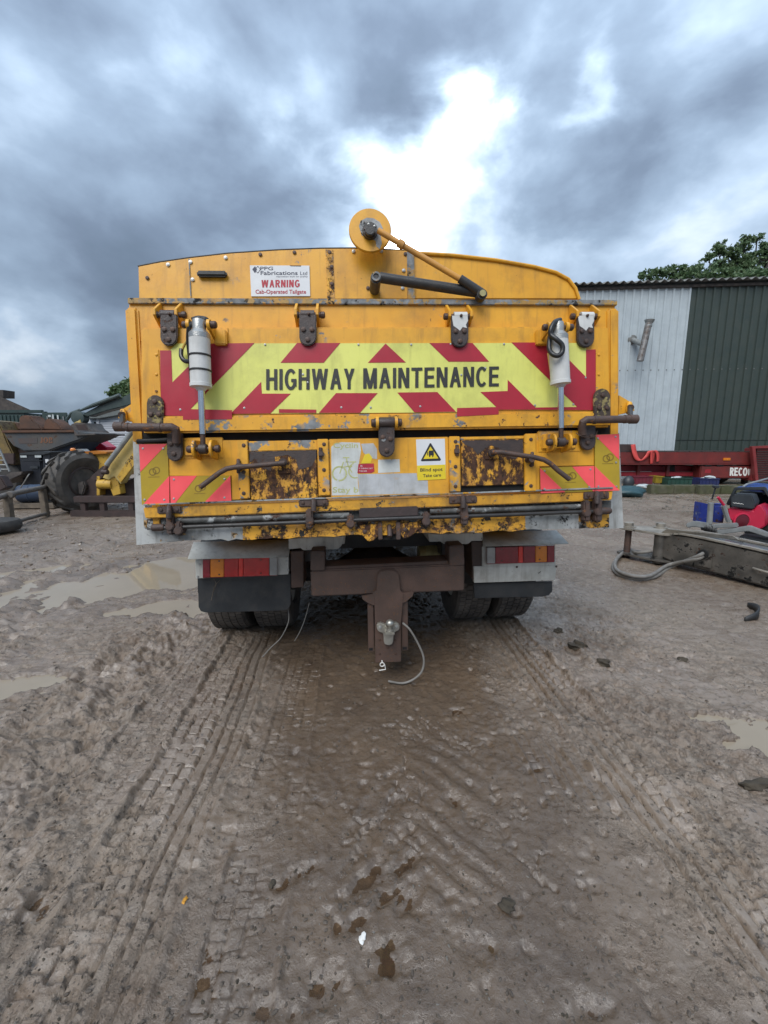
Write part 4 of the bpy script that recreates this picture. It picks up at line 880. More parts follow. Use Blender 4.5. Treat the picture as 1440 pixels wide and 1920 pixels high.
m4 = marker([(1012.5, 877), (1114, 873.5), (1115, 921), (1014, 925)], [[(1012.5, 877), (1060, 922.8), (1014, 925)], [(1073, 875), (1114, 873.8), (1115, 921), (1112, 921)]], emblem=(1070, 893))
for o, ps in ((m1, ((268, 841), (306, 841), (308, 937), (271, 937))), (m2, ((326, 899), (421, 898), (421, 933), (326, 935))), (m3, ((1121, 822), (1154, 819), (1155, 867), (1156, 912), (1122, 912))), (m4, ((1021, 883), (1107, 880), (1105, 913), (1021, 917)))):
    for x, y in ps: F.bolt(x, y, .0532, .0045, .003, 'rivet', 'galv_bolt', o)
# --- sill, rail and latch gear
fpoly(F, 'sill_edge', 'grey_worn', T, [(268, 945), (1150, 913), (1150, 916), (268, 948)], .0, .060, .002)
bb = fpoly(F, 'bottom_beam', 'yellow_grimy', T, [(268, 952), (1150, 920), (1147, 938), (272, 972)], -.02, .048, .004)
lp = fpoly(F, 'lower_plate', 'bar_grey', T, [(275, 973), (1146, 939), (1146, 958), (275, 994)], -.06, .010, .002)
# ragged bottom edge
edge = []
for k in range(60):
    x = 1142 - k*(1142-300)/59; y = 989 + (1142-x)/(1142-300)*26 + random.uniform(-1.5, 3.2)*(1 if 400 < x < 1000 else .3); edge.append((x, y))
yt = lambda x: 992 - (x-300)/(1142-300)*36
for x0, x1, m_ in ((300, 455, 'grey_worn'), (455, 520, 'yellow_bottom'), (520, 985, 'yellow_bottom'), (985, 1085, 'grey_worn'), (1085, 1142, 'yellow_bottom')):
    ee = [p for p in edge if x0 < p[0] < x1]; ye = lambda x: float(np.interp(x, [p[0] for p in edge[::-1]], [p[1] for p in edge[::-1]]))
    fpoly(F, 'bottom_lip', m_, T, [(x0, yt(x0)), (x1, yt(x1)), (x1, ye(x1))] + ee + [(x0, ye(x0))], -.045, .026)
for pts in ([(249, 826), (268, 826), (273, 975), (300, 985), (345, 990), (345, 1014), (256, 1022)], [(1141, 812), (1161, 812), (1169, 990), (1133, 992), (1141, 940)]):
    fpoly(F, 'end_plate', 'alu', T, pts, -.055, -.047 if pts[0][0] < 500 else -.047, 0)
fbox(F, 'end_step', 'grey_worn', T, 268, 960, 292, 992, -.047, .0, .005)
fbox(F, 'end_post', 'yellow_bottom', T, 286, 962, 300, 985, -.04, .02, .003)
# lock bar
ftube(F, 'lock_bar', 'pipe_black', T, [(300, 990, .055), (500, 982, .055), (720, 973, .055), (930, 966, .055), (1132, 958, .055)], .0105)
ftube(F, 'guard_bar', 'bar_grey', T, [(330, 977, .030), (520, 970, .030), (655, 966, .030)], .0165)
ftube(F, 'guard_bar', 'bar_grey', T, [(806, 959, .030), (960, 955, .030), (1096, 949, .030)], .015)
fpoly(F, 'centre_guard', 'brown_steel', T, [(673, 953), (784, 949), (785, 968), (674, 973)], .01, .060, .006)
for x, y0, y1, wd in ((317, 955, 1003, 13), (333, 970, 1004, 13), (580, 946, 992, 13), (657, 956, 992, 12), (800, 952, 988, 12), (872, 935, 985, 13), (1102, 930, 978, 12), (1124, 925, 979, 13)):
    k = fbox(F, 'lock_hook', 'steel_rusty', T, x-wd/2, y0+8, x+wd/2, y1, .03, .078, .008)
    F.cyl(MB(), x, (y0+y1)/2+8, .02, .085, .021, 14).build('hook_boss', 'steel_rusty', k, bevel=.004)
for x0, x1, y in ((294, 340, 957), (560, 616, 944), (842, 895, 938), (1095, 1143, 930)):
    k = fbox(F, 'hook_plate', 'steel_rusty', T, x0, y-8, x1, y+6, .045, .058, .005)
    xm = (x0+x1)/2
    ftube(F, 'hook_arm', 'strap', k, [(xm, y-6, .06), (xm, y+2, .085), (xm, y+14, .085)], .014)
    for x in (x0+8, x1-8): F.bolt(x, y-1, .058, .008, .006, parent=k)
mb = MB(); p = F.P(296, 989, .055); mb.lathe(p-F.u*.03, F.u, [(.012, 0), (.018, .006), (.018, .05), (.014, .06)], 12); mb.build('bar_knob', 'steel_rusty', T)
mb = MB(); p = F.P(1132, 958, .055); mb.lathe(p-F.u*.02, F.u, [(.014, 0), (.019, .006), (.019, .05), (.012, .06)], 12); mb.build('bar_knob', 'steel_rusty', T)
# centre tow eye under the lip
for pts in ([(674, 985), (708, 982), (712, 1003), (700, 1014), (690, 1015), (676, 1000)], [(750, 981), (785, 978), (786, 992), (770, 1006), (758, 1010), (748, 1000)]):
    k = fpoly(F, 'eye_plate', 'yellow_rusty', T, pts, .0, .040, .003)
    F.bolt(pts[0][0]+10, pts[0][1]+12, .04, .010, .008, parent=k)
fbox(F, 'eye_pocket', 'black_void', T, 712, 980, 748, 1012, -.03, .012, 0)
ftube(F, 'eye_bolt', 'steel_rusty', T, [(730, 985, .02), (731, 1006, .05)], .013)
for x in (713, 747): fbox(F, 'eye_cheek', 'steel_rusty', T, x-4, 978, x+4, 1012, .0, .045, .003)
# ------------------------------------------------------------------ truck: chassis, lights, wheels
wL = -.30      # plane of the light clusters, 0.3 m ahead of the tail
for side, x in (('l', 0), ('r', 1)):
    if side == 'l':
        hood = [(363, 1017), (546, 1012), (541, 1045), (352, 1049)]; hood_back = None
        flap = [(371, 1082), (545, 1076), (545, 1133), (541, 1142), (533, 1145), (385, 1149), (376, 1146), (372, 1138)]
        plate = [(366, 1050), (541, 1044), (541, 1077), (367, 1085)]
    else:
        hood = [(905, 998), (1043, 995), (1066, 1020), (905, 1025)]
        flap = [(888, 1094), (1036, 1090), (1036, 1108), (1030, 1116), (1016, 1119), (890, 1122)]
        plate = [(904, 1025), (1041, 1021), (1042, 1061), (904, 1062)]
    # sloping hood: upper edge lies deeper than the lower edge
    a, b_, c_, d_ = hood
    up = lambda q, w_: F2.P(q[0], q[1], w_)
    mid = lambda p, q: ((p[0]+q[0])/2, (p[1]+q[1])/2)
    mb = MB(); m1_, m2_ = mid(a, d_), mid(b_, c_)
    mb.add([up(a, wL-.10), up(b_, wL-.10), up(m2_, wL-.03), up(m1_, wL-.03), up(c_, wL+.05), up(d_, wL+.05)], [(0, 1, 2, 3), (3, 2, 4, 5)])
    ho = mb.build('light_hood', 'cream', T)
    so = ho.modifiers.new('t', 'SOLIDIFY'); so.thickness = .004
    pl = fpoly(F2, 'lamp_plate', 'cream', T, plate, wL-.14, wL, .003)
    fl = fpoly(F2, 'mud_flap', 'flap_rubber', T, flap, wL-.05-.012, wL-.05, .003)
    if side == 'r':
        pb = fpoly(F2, 'lower_panel', 'cream', T, [(888, 1062), (1044, 1060), (1041, 1088), (889, 1093)], wL-.03, wL-.001, .002)
        for x_, y_ in ((969, 1063), (1043, 1062)): F2.bolt(x_, y_, wL, .006, .004, parent=pb)
        segs = [(913, 929, 'lens_clear'), (929, 972, 'lens_dark'), (972, 981, 'lens_bright'), (981, 1004, 'lens_dark'), (1004, 1026, 'lens_amber'), (1026, 1040, 'lens_dark')]
        y0, y1, sl = 1026, 1058, -.03
    else:
        segs = [(380, 394, 'lens_dark'), (394, 420, 'lens_amber'), (420, 447, 'lens_red'), (447, 456, 'lens_bright'), (456, 505, 'lens_red'), (505, 520, 'lens_clear')]
        y0, y1, sl = 1048, 1084, -.03
        mb = MB(); mb.add([F2.P(x_, y_, wL-.046) for x_, y_ in ((405, 1101), (515, 1099), (515, 1100.2), (405, 1102.4))], [(0, 1, 2, 3)])
        for q in ([(400, 1085, wL-.03), (405, 1095, wL-.03), (400, 1110, wL-.035), (396, 1126, wL-.03)], [(412, 1088, wL-.03), (402, 1100, wL-.03), (398, 1118, wL-.03)]):
            MB().tube(smooth_path([F2.P(*p) for p in q]), .0018, 6).build('straw', 'timber', fl)
        for x_, y_ in ((371, 1081), (540, 1068), (374, 1058), (537, 1052)): F2.bolt(x_, y_, wL, .006, .005, 'bolt', 'galv_bolt', pl)
    lamp = fpoly(F2, 'tail_light', 'lens_dark', T, [(segs[0][0], y0+.3), (segs[-1][1], y0+sl*(segs[-1][1]-segs[0][0])+.3), (segs[-1][1], y1+sl*(segs[-1][1]-segs[0][0])), (segs[0][0], y1)], wL, wL+.02, .002)
    for a0, a1, m_ in segs:
        o0, o1 = sl*(a0-segs[0][0]), sl*(a1-segs[0][0])
        fpoly(F2, 'lens', m_, lamp, [(a0+.3, y0+o0+1), (a1-.3, y0+o1+1), (a1-.3, y1+o1-1), (a0+.3, y1+o0-1)], wL+.0195, wL+.034, .003)
    for fx in (.22, .78):
        for yy in (y0+5, y1-6):
            x_ = segs[0][0] + fx*(segs[-1][1]-segs[0][0]); F2.bolt(x_, yy+sl*(x_-segs[0][0]), wL+.034, .004, .003, 'screw', 'bolt', lamp)
# under-bed brackets
for pts, dd in (([(541, 1010), (648, 1004), (646, 1020), (541, 1030)], -.02), ([(803, 1000), (905, 998), (905, 1014), (805, 1016)], -.02)):
    fpoly(F2, 'bed_bracket', 'cream', T, pts, wL-.3, wL+.02+dd, .003)
for pts in ([(556, 1009), (646, 1005), (640, 1024), (633, 1030), (568, 1032), (562, 1026)], [(806, 1002), (888, 999), (885, 1014), (878, 1020), (840, 1022), (832, 1020)]):
    o = fpoly(F2, 'guide_plate', 'cream', T, pts, wL+.03, wL+.045, .004)
# hangers and tow beam
wB = -.09
for pts in ([(545, 1034), (569, 1033), (569, 1101), (546, 1103)], [(884, 1016), (905, 1015), (904, 1086), (886, 1087)]):
    fpoly(F2, 'hanger_plate', 'steel_brown', T, pts, wL-.20, wL-.01, .004)
tb = fpoly(F2, 'tow_beam', 'steel_brown', T, [(582, 1070), (871, 1058), (871, 1108), (584, 1119)], wB-.16, wB, .008)
fpoly(F2, 'beam_lip', 'steel_brown', tb, [(582, 1064), (871, 1050), (871, 1058), (582, 1070)], wB-.16, wB-.02, .003)
for pts in ([(582, 1034), (609, 1033), (609, 1070), (582, 1070)], [(842, 1024), (870, 1022), (871, 1060), (843, 1062)]):
    fpoly(F2, 'beam_upright', 'steel_brown', tb, pts, wB-.12, wB+.004, .005)
fpoly(F2, 'gusset', 'steel_brown', T, [(570, 1033), (582, 1033), (571, 1045)], wL-.1, wL-.09)
# drop plate with tow ball
wD = wB+.03
pts = [(707, 1090), (708, 1078), (714, 1071), (726, 1069), (740, 1070), (747, 1076), (749, 1088), (751, 1108), (757, 1113), (752, 1170), (752, 1241), (704, 1243), (702, 1118), (698, 1112), (706, 1108)]
dp = fpoly(F2, 'drop_plate', 'steel_brown', T, pts, wD-.02, wD, .003)
for pts in ([(678, 1118), (702, 1114), (703, 1136), (690, 1131), (680, 1124)], [(754, 1112), (776, 1110), (774, 1118), (762, 1128), (754, 1132)]):
    fpoly(F2, 'gusset', 'steel_brown', dp, pts, wD-.02, wD-.005, .002)
for x0, x1, y0, y1 in ((690, 701, 1132, 1222), (753, 765, 1126, 1220)):
    mb = MB(); F2.box(mb, x0, y0, x1, y1, wD-.06, wD-.022); st = mb.build('side_tube', 'steel_brown', T, bevel=.003)
    fbox(F2, 'tube_mouth', 'black_void', st, x0+2, y1-7, x1-2, y1-2, wD-.022, wD-.0212, 0)
bk = fpoly(F2, 'ball_bracket', 'ball', T, [(706, 1172), (712, 1168), (722, 1171), (735, 1171), (742, 1167), (749, 1171), (749, 1181), (742, 1185), (738, 1187), (737, 1206), (733, 1210), (724, 1210), (720, 1206), (719, 1187), (712, 1186), (707, 1181)], wD, wD+.028, .005)
q = F2.P(731, 1183, wD+.06)
mb = MB(); prof = [(.022, -.004), (.024, .004), (.016, .008), (.0135, .022)] + [(.025*math.sin(a), .045-.025*math.cos(a)) for a in [R(35+k*14.5) for k in range(11)]]
mb.lathe(q, (0, 0, 1), prof, 24); ball = mb.build('tow_ball', 'ball', T)
mb = MB(); mb.prism([F2.P(722, 1186, wD+.09), F2.P(740, 1186, wD+.09), F2.P(740, 1183, wD+.02), F2.P(722, 1183, wD+.02)], Vector((0, 0, -.018))); mb.build('ball_shelf', 'ball', bk, bevel=.004)
for x, y in ((713, 1176), (743, 1175)): F2.bolt(x, y, wD+.028, .009, .008, 'bolt', 'galv_bolt', bk)
for x, y in ((712, 1200), (741, 1200), (712, 1226), (742, 1226), (727, 1214)): F2.bolt(x, y, wD, .006, .004, parent=dp)
# safety clip hanging from the plate
rg = F2.P(716.5, 1246, wD+.02); n = 14
mb = MB(); mb.tube([rg + F2.u*.012*math.cos(2*math.pi*k/n) + F2.v*.012*math.sin(2*math.pi*k/n) for k in range(n+1)], .0032, 6)
mb.tube([F2.P(*p) for p in ((716, 1238, wD+.01), (717, 1243, wD+.02))], .0035, 6); mb.tube([F2.P(*p) for p in ((711, 1257, wD+.02), (723, 1255, wD+.02), (721, 1245, wD+.02))], .003, 6)
mb.build('safety_clip', 'white_chip', T)
# breakaway cable and loose wires
MB().tube(smooth_path([F2.P(*p) for p in ((755, 1168, wD), (768, 1180, wD+.02), (783, 1205, wD+.03), (794, 1232, wD+.04), (792, 1256, wD+.05), (778, 1272, wD+.06), (755, 1281, wD+.06), (728, 1277, wD+.05))]), .0062, 8).build('breakaway_cable', 'hose_grey', T)
MB().tube(smooth_path([F2.P(*p) for p in ((540, 1140, -.42), (541, 1165, -.38), (527, 1195, -.34), (507, 1215, -.31), (492, 1232, -.28))]), .0035, 6).build('loose_wire', 'hose_grey', T)
MB().tube(smooth_path([F2.P(*p) for p in ((580, 1130, -.45), (572, 1160, -.42), (562, 1185, -.39), (552, 1202, -.36))]), .0025, 6).build('loose_wire', 'hose_grey', T)
# chassis
for s in (-1, 1):
    mb = MB(); mb.prism([D(s*.42, .40, .66), D(s*.42, 5.6, .66), D(s*.42, 5.6, .90), D(s*.42, .40, .90)], F2.u*(s*.08)); mb.build('chassis_rail', 'pipe_black', T, bevel=.004)
mb = MB(); mb.prism([D(-.42, .56, .70), D(.42, .56, .70), D(.42, .56, .90), D(-.42, .56, .90)], -F2.w*.06); cm = mb.build('cross_member', 'pipe_black', T, bevel=.003)
for k in range(8): 
    MB().lathe(D(-.3+k*.085, .559, .80+.03*(k % 2)), F2.w, [(.007, 0), (.007, .003)], 8).build('bolt', 'bolt', cm)
for d_ in (1.6, 2.6, 3.6):
    mb = MB(); mb.prism([D(-.42, d_, .68), D(.42, d_, .68), D(.42, d_, .88), D(-.42, d_, .88)], -F2.w*.08); mb.build('cross_member', 'pipe_black', T)
for u_, d_, z_, r_, l_ in ((.30, .62, .62, .10, .25), (-.75, 2.2, .62, .2, .8), (.75, 2.3, .62, .22, 1.0)):
    MB().lathe(D(u_, d_, z_), F2.u if l_ < .5 else -F2.w, [(r_*.7, 0), (r_, .04), (r_, l_-.04), (r_*.7, l_)], 20).build('air_tank', 'brass' if l_ < .5 else 'pipe_black', T)
AX = 1.0; RAD = .415
mb = MB(); mb.lathe(D(-.95, AX, RAD), F2.u, [(.08, 0), (.08, .65), (.12, .72), (.21, .86), (.21, 1.04), (.12, 1.18), (.08, 1.25), (.08, 1.9)], 20); mb.build('rear_axle', 'pipe_black', T)
for s in (-1, 1):
    for k in range(4):
        MB().prism([D(s*.5, .45+.06*k, .60-.018*k), D(s*.5, AX, .50-.018*k), D(s*.5, 1.55-.06*k, .60-.018*k), D(s*.5, 1.55-.06*k, .614-.018*k), D(s*.5, AX, .514-.018*k), D(s*.5, .45+.06*k, .614-.018*k)], F2.u*(s*.07)).build('leaf_spring', 'brown_steel', T)
def tyre(u, d, width, rad, parent, mud=True):
    s = width/2
    prof = [(rad*.55, -s*.75), (rad*.60, -s*.95), (rad*.80, -s*1.02), (rad*.95, -s*.97), (rad*.985, -s*.86), (rad*.985, s*.86), (rad*.95, s*.97), (rad*.80, s*1.02), (rad*.60, s*.95), (rad*.55, s*.75)]
    c_ = D(u, d, rad)
    t_ = MB().lathe(c_, F2.u, prof, 64).build('tyre', 'tyre', parent)
    mb = MB(); rows = 5; nb = 64; ax = F2.u; f_ = -F2.w
    for j in range(rows):
        wj = 2*s*.88/rows; h0 = -s*.88 + wj*j + wj*.07; h1 = h0 + wj*.86
        for i in range(nb):
            a0 = 2*math.pi*(i + .5*(j % 2) + .07)/nb; a1 = a0 + 2*math.pi/nb*.84
            v = []
            for rr in (rad*.975, rad*1.0):
                for a, hh in ((a0, h0), (a1, h0), (a1, h1), (a0, h1)):
                    v.append(c_ + ax*hh + (Vector((0, 0, 1))*math.cos(a) + f_*math.sin(a))*rr)
            mb.add(v, [(4, 5, 6, 7), (0, 1, 5, 4), (1, 2, 6, 5), (2, 3, 7, 6), (3, 0, 4, 7)])
    mb.build('tread', 'tyre', t_, kind='stuff', smooth=0)
    sg = 1 if u > 0 else -1
    MB().lathe(c_ - F2.u*(sg*s*.3), F2.u*sg, [(rad*.56, -s*.5), (rad*.56, s*1.0), (rad*.50, s*1.05), (rad*.40, s*.6), (rad*.22, s*.7), (rad*.2, s*1.2), (rad*.05, s*1.22)], 32).build('rim', 'cream', t_)
for s in (-1, 1):
    for u_ in (1.06, .74): tyre(s*u_+(-.02), AX, .265, RAD, T)
    tyre(s*.98, 4.75, .265, RAD, T)
# unseen underbody and mudwings, added to block light and darken the ground below
MB().prism([D(-.30, 2.75, .34), D(.30, 2.75, .34), D(.38, 2.75, .80), D(-.38, 2.75, .80)], -F2.w*1.1).build('gearbox_blocker', 'pipe_black', T, bevel=.05)
MB().tube([D(0, 1.15, .44), D(0, 2.75, .55)], .06, 12).build('prop_shaft_blocker', 'pipe_black', T)
for s in (-1, 1):
    mb = MB(); n = 12; pr = [(AX + .52*math.cos(math.pi*k/(n-1)), RAD + .03 + .50*math.sin(math.pi*k/(n-1))) for k in range(n)]
    mb.add([D(s*.56, d_, z_) for d_, z_ in pr] + [D(s*1.2, d_, z_) for d_, z_ in pr], [(i, i+1, n+i+1, n+i) for i in range(n-1)])
    o = mb.build('mudwing_blocker', 'rubber', T); m_ = o.modifiers.new('t', 'SOLIDIFY'); m_.thickness = .006
for s in (-1, 1):
    MB().prism([D(s*.62, 1.75, .42), D(s*1.12, 1.75, .42), D(s*1.12, 1.75, .92), D(s*.62, 1.75, .92)], -F2.w*1.9).build('side_blocker', 'pipe_black', T, bevel=.02)  # unseen boxes added along both sides to keep light from under the truck
MB().prism([D(-1.08, 5.7, .28), D(1.08, 5.7, .28), D(1.08, 5.7, .64), D(-1.08, 5.7, .64)], -F2.w*.15).build('bumper_blocker', 'cab_white', T, bevel=.03)  # unseen, added low to stop light coming under the truck from the front
# ------------------------------------------------------------------ right side: shed, trees, trailer, plant
def ppoly(name, mat, parent, pts, Y, depth, bevel=0, **k):
    return MB().prism([A(x, y, Y) for x, y in pts], Vector((0, depth, 0))).build(name, mat, parent, bevel=bevel, **k)
def pbox(name, mat, parent, x0, y0, x1, y1, Y, depth, bevel=.01, **k):
    a, b = A(x0, (y0+y1)/2, Y), A(x1, (y0+y1)/2, Y); t, u = A((x0+x1)/2, y0, Y), A((x0+x1)/2, y1, Y)
    return MB().box(((a.x+b.x)/2, Y+depth/2, (t.z+u.z)/2), (b.x-a.x, depth, t.z-u.z)).build(name, mat, parent, bevel=bevel, **k)
def ptube(name, mat, parent, pts, r, n=10, sm=False, **k):
    P = [A(*p) for p in pts]
    return MB().tube(smooth_path(P) if sm else P, r, n).build(name, mat, parent, **k)

E1, E2 = A(1090, 537, 17.0), A(1440, 527, 16.47)
wd = Vector((E2.x-E1.x, E2.y-E1.y, 0)).normalized(); wn3 = Vector((wd.y, -wd.x, 0))   # along the wall, out of the wall towards the yard
def S(s, o, z): p = Vector((E1.x, E1.y, 0)) + wd*s + wn3*o; p.z = z; return p
EV = E1.z
Xs = A(1297, 535, 16.7); split = (Xs - Vector((E1.x, E1.y, Xs.z))).dot(wd)
shed = thing('steel_shed', 'tall corrugated metal shed, pale blue left half and dark green right half', 'shed', S(6, 0, 0))
RIB, NR = .28, 4
def sheet(s0, z0, z1, off, mat):
    pr = []
    for k in range(NR):
        b = k*RIB
        pr += [(b, 0), (b+.17, 0), (b+.195, .048), (b+.255, .048)]
    pr.append((NR*RIB, 0)); n = len(pr)
    mb = MB(); mb.add([S(s0+x, o+off, z) for z in (z0, z1) for x, o in pr], [(i, i+1, n+i+1, n+i) for i in range(n-1)])
    return mb.build('wall_sheet', mat, shed, smooth=0)
for k in range(-5, 18):
    s0 = split + k*NR*RIB
    if k < 0: sheet(s0, 0.02, EV-.10, 0, 'sheet_blue')
    else:
        sheet(s0, 1.50, EV-.10, .004, 'sheet_green'); sheet(s0, .02, 1.56, -.02, 'sheet_green')
    for zz in (4.05, 1.62):
        pass
# screw rows
for k in range(-5*NR, 10*NR):
    MB().lathe(S(split+k*RIB+.225, .049, 4.10), wn3, [(.022, 0), (.022, .012), (.008, .016)], 6).build('screw', 'roof_sheet', shed, smooth=0)
# roof sheets with a wavy edge
for k in range(-5, 18):
    s0 = split + k*NR*RIB; mb = MB(); n = 33
    xs_ = [NR*RIB*i/(n-1) for i in range(n)]; wv = [.045*math.cos(2*math.pi*x/RIB) for x in xs_]
    mb.add([S(s0+x, .28, EV+.02+h_) for x, h_ in zip(xs_, wv)] + [S(s0+x, -7, EV+1.65+h_) for x, h_ in zip(xs_, wv)] , [(i, i+1, n+i+1, n+i) for i in range(n-1)])
    o = mb.build('roof_sheet', 'roof_sheet', shed); so = o.modifiers.new('t', 'SOLIDIFY'); so.thickness = .012
mb = MB(); mb.prism([S(split-5.6, .10, EV-.06), S(split+20, .10, EV-.06), S(split+20, .10, EV-.16), S(split-5.6, .10, EV-.16)], -wn3*.09); mb.build('eaves_trim', 'dark_slate', shed, bevel=.01)
mb = MB(); mb.prism([S(split-5.6, -.05, 0), S(split-5.6, -14, 0), S(split-5.6, -14, EV), S(split-5.6, -7, EV+1.6), S(split-5.6, -.05, EV-.1)], wd*.05); mb.build('end_wall', 'sheet_blue', shed)
# flue
fl0 = A(1186, 637, 16.83); fl1 = A(1206, 646, 16.2)
MB().tube([fl0, fl1], .09, 14).build('flue_stub', 'galv', shed)
MB().lathe(fl0, (0, -1, 0), [(.17, -.1), (.17, .02), (.1, .05)], 16).build('flue_collar', 'roof_sheet', shed)
ptube('flue_pipe', 'flue', shed, [(1217, 604, 16.2), (1200, 677, 16.2)], .115, 16)
ptube('flue_cowl', 'galv', shed, [(1218, 600, 16.2), (1217, 606, 16.2)], [.17, .12], 16)
ptube('flue_band', 'galv', shed, [(1216.3, 609, 16.2), (1215.7, 612, 16.2)], .122, 16)

# trees
def tree(name, label, base, blobs, nleaf, lsize, mat, limbs, seed, trunk_r=.25, fill=1.0, group=None):
    rnd = random.Random(seed); nr = np.random.default_rng(seed)
    t = thing(name, label, 'tree', base)
    mb = MB(); b0 = Vector(base)
    hub = blobs[0][0].lerp(b0, .35)
    mb.tube(smooth_path([b0, b0.lerp(hub, .5)+Vector((.1, 0, 0)), hub]), [trunk_r*(1-.5*i/12) for i in range(13)], 8)
    for c_, r_ in blobs:
        m_ = hub.lerp(c_, .5) + Vector((rnd.uniform(-.3, .3), rnd.uniform(-.3, .3), rnd.uniform(-.1, .4)))
        P = smooth_path([hub, m_, c_]); mb.tube(P, [trunk_r*.5*(1-.85*i/(len(P)-1)) for i in range(len(P))], 6)
        for k in range(limbs):
            d_ = Vector((rnd.gauss(0, 1), rnd.gauss(0, 1), rnd.gauss(.3, .8))).normalized()*r_*rnd.uniform(.6, 1.05)
            q = m_.lerp(c_, rnd.uniform(.3, 1)); mb.tube([q, q+d_*.5+Vector((0, 0, .06)), q+d_], [trunk_r*.14, trunk_r*.09, trunk_r*.04], 5, caps=False)
    mb.build('trunk', 'bark', t)
    V = []; Fc = []
    tot = sum(r_**2 for _, r_ in blobs)
    for c_, r_ in blobs:
        n = int(nleaf*r_**2/tot); nc = max(6, int(n/28))
        cl = nr.normal(size=(nc, 3)); cl /= np.linalg.norm(cl, axis=1)[:, None]; cl *= (r_*nr.uniform(.25, 1.0, nc)**.6)[:, None]*np.array([1, 1, .8])
        for q in cl:
            k = rnd.randint(14, 34); cr = r_*rnd.uniform(.10, .24)
            pp = q + nr.normal(size=(k, 3))*cr*np.array([1, 1, .6])
            for p in pp:
                a = nr.normal(size=3); a /= np.linalg.norm(a); b = np.cross(a, nr.normal(size=3)); b /= np.linalg.norm(b)+1e-6
                s_ = lsize*rnd.uniform(.6, 1.3); o_ = np.array(c_) + p
                i = len(V); V += [tuple(o_ - a*s_), tuple(o_ + b*s_*.42), tuple(o_ + a*s_), tuple(o_ - b*s_*.42)]; Fc.append((i, i+1, i+2, i+3))
    me = bpy.data.meshes.new('crown'); c0 = blobs[0][0]
    me.from_pydata([(x-c0.x, y-c0.y, z-c0.z) for x, y, z in V], [], Fc); me.materials.append(MAT[mat])
    o = bpy.data.objects.new('crown', me); link(o, t, Vector(c0)); return t
def blob(px, py, rpx, Y): c_ = A(px, py, Y); return (c_, rpx/FPX*Y)
Yt = 27
tree('leafy_tree', 'dense low dark green tree rising just above the shed roof', (A(1290, 560, Yt).x, Yt, 0), [blob(1290, 522, 26, Yt), blob(1230, 520, 18, Yt), blob(1212, 516, 12, Yt-.5), blob(1260, 514, 18, Yt), blob(1330, 517, 20, Yt), blob(1305, 504, 13, Yt+.5), blob(1275, 502, 11, Yt), blob(1365, 522, 20, Yt), blob(1400, 524, 18, Yt), blob(1440, 524, 20, Yt), blob(1300, 560, 52, Yt+1), blob(1400, 560, 52, Yt+1)], 20000, .11, 'leaf_dark', 5, 3, .3)
Yt = 30
tree('open_tree', 'taller open-crowned tree with bare branches showing, above the green shed', (A(1400, 560, Yt).x, Yt, 0), [blob(1395, 500, 18, Yt), blob(1345, 470, 11, Yt), blob(1328, 483, 9, Yt), blob(1352, 456, 8, Yt), blob(1395, 462, 12, Yt), blob(1420, 446, 9, Yt), blob(1375, 475, 12, Yt), blob(1410, 482, 13, Yt), blob(1435, 458, 9, Yt), blob(1350, 495, 12, Yt), blob(1440, 490, 12, Yt), blob(1415, 520, 18, Yt), blob(1472, 480, 24, Yt), blob(1460, 445, 9, Yt), blob(1375, 505, 13, Yt), blob(1400, 448, 10, Yt), blob(1432, 472, 12, Yt), blob(1385, 490, 14, Yt), blob(1362, 470, 9, Yt)], 15000, .10, 'leaf_green', 9, 5, .3)
Yt = 34
tree('distant_tree', 'dark green tree showing past the left edge of the yellow tailgate', (A(262, 800, Yt).x, Yt, 0), [blob(255, 745, 28, Yt), blob(225, 732, 14, Yt), blob(212, 740, 10, Yt), blob(238, 722, 12, Yt), blob(262, 720, 20, Yt), blob(282, 740, 26, Yt)], 12000, .15, 'leaf_dark', 6, 8, .3)

# red trailer
Y0 = 14.4
tr = thing('red_trailer', 'long dark red flatbed trailer chassis with white side lettering along the shed', 'trailer', (A(1400, 900, Y0).x, Y0+.5, 0))
pbox('upper_beam', 'trailer_red', tr, 900, 848, 1412, 870, Y0, 1.6, .02)
pbox('lower_beam', 'trailer_red_bright', tr, 900, 873, 1300, 884, Y0+.5, 1.2, .02)
pbox('lower_rail', 'trailer_red_bright', tr, 900, 885, 1305, 893, Y0+.3, .2, .02)
pbox('rail_flange', 'trailer_red', tr, 900, 869.5, 1412, 871.5, Y0-.05, 1.7, .005)
bx = pbox('side_box', 'trailer_red', tr, 1313, 873, 1416, 897, Y0-.02, .35, .03)
for x in (1322, 1344): pbox('box_slot', 'black_void', bx, x, 871.5, x+12, 874.5, Y0-.03, .02, 0)
pbox('box_decal', 'trailer_red_bright', bx, 1322, 880, 1333, 887, Y0-.024, .006, 0)
strokes_on('RECO', A(1369, 876.5, Y0-.026), A(1402, 877, Y0-.026), A(1368, 892, Y0-.026), 'lettering', 'white_chip', tr, t=.22, gap=.05)
for k in range(5): ppoly('letter_stripe', 'white_chip', tr, [(1402.5+k*2.7, 879+.3*k), (1404.4+k*2.7, 879+.3*k), (1404.4+k*2.7, 891), (1402.5+k*2.7, 891)], Y0-.026, .003)
pbox('marker_lamp', 'lens_amber', tr, 1357, 858.5, 1370, 863.5, Y0-.03, .04, .008)
for x in (1195, 1250, 1302, 1385): pbox('frame_strut', 'trailer_red', tr, x, 870, x+6, 893, Y0+.25, .12, .01)
for x in range(1180, 1410, 23): F_ = pbox('deck_plate', 'brown_steel', tr, x, 846.2, x+19, 848, Y0+.05, 1.4, .005)
pbox('end_block', 'brown_steel', tr, 1160, 833, 1190, 849, Y0+.1, .7, .03)
gp_ = pbox('grille_panel', 'grille_red', tr, 1414, 840, 1520, 902, Y0-.15, .5, .03)
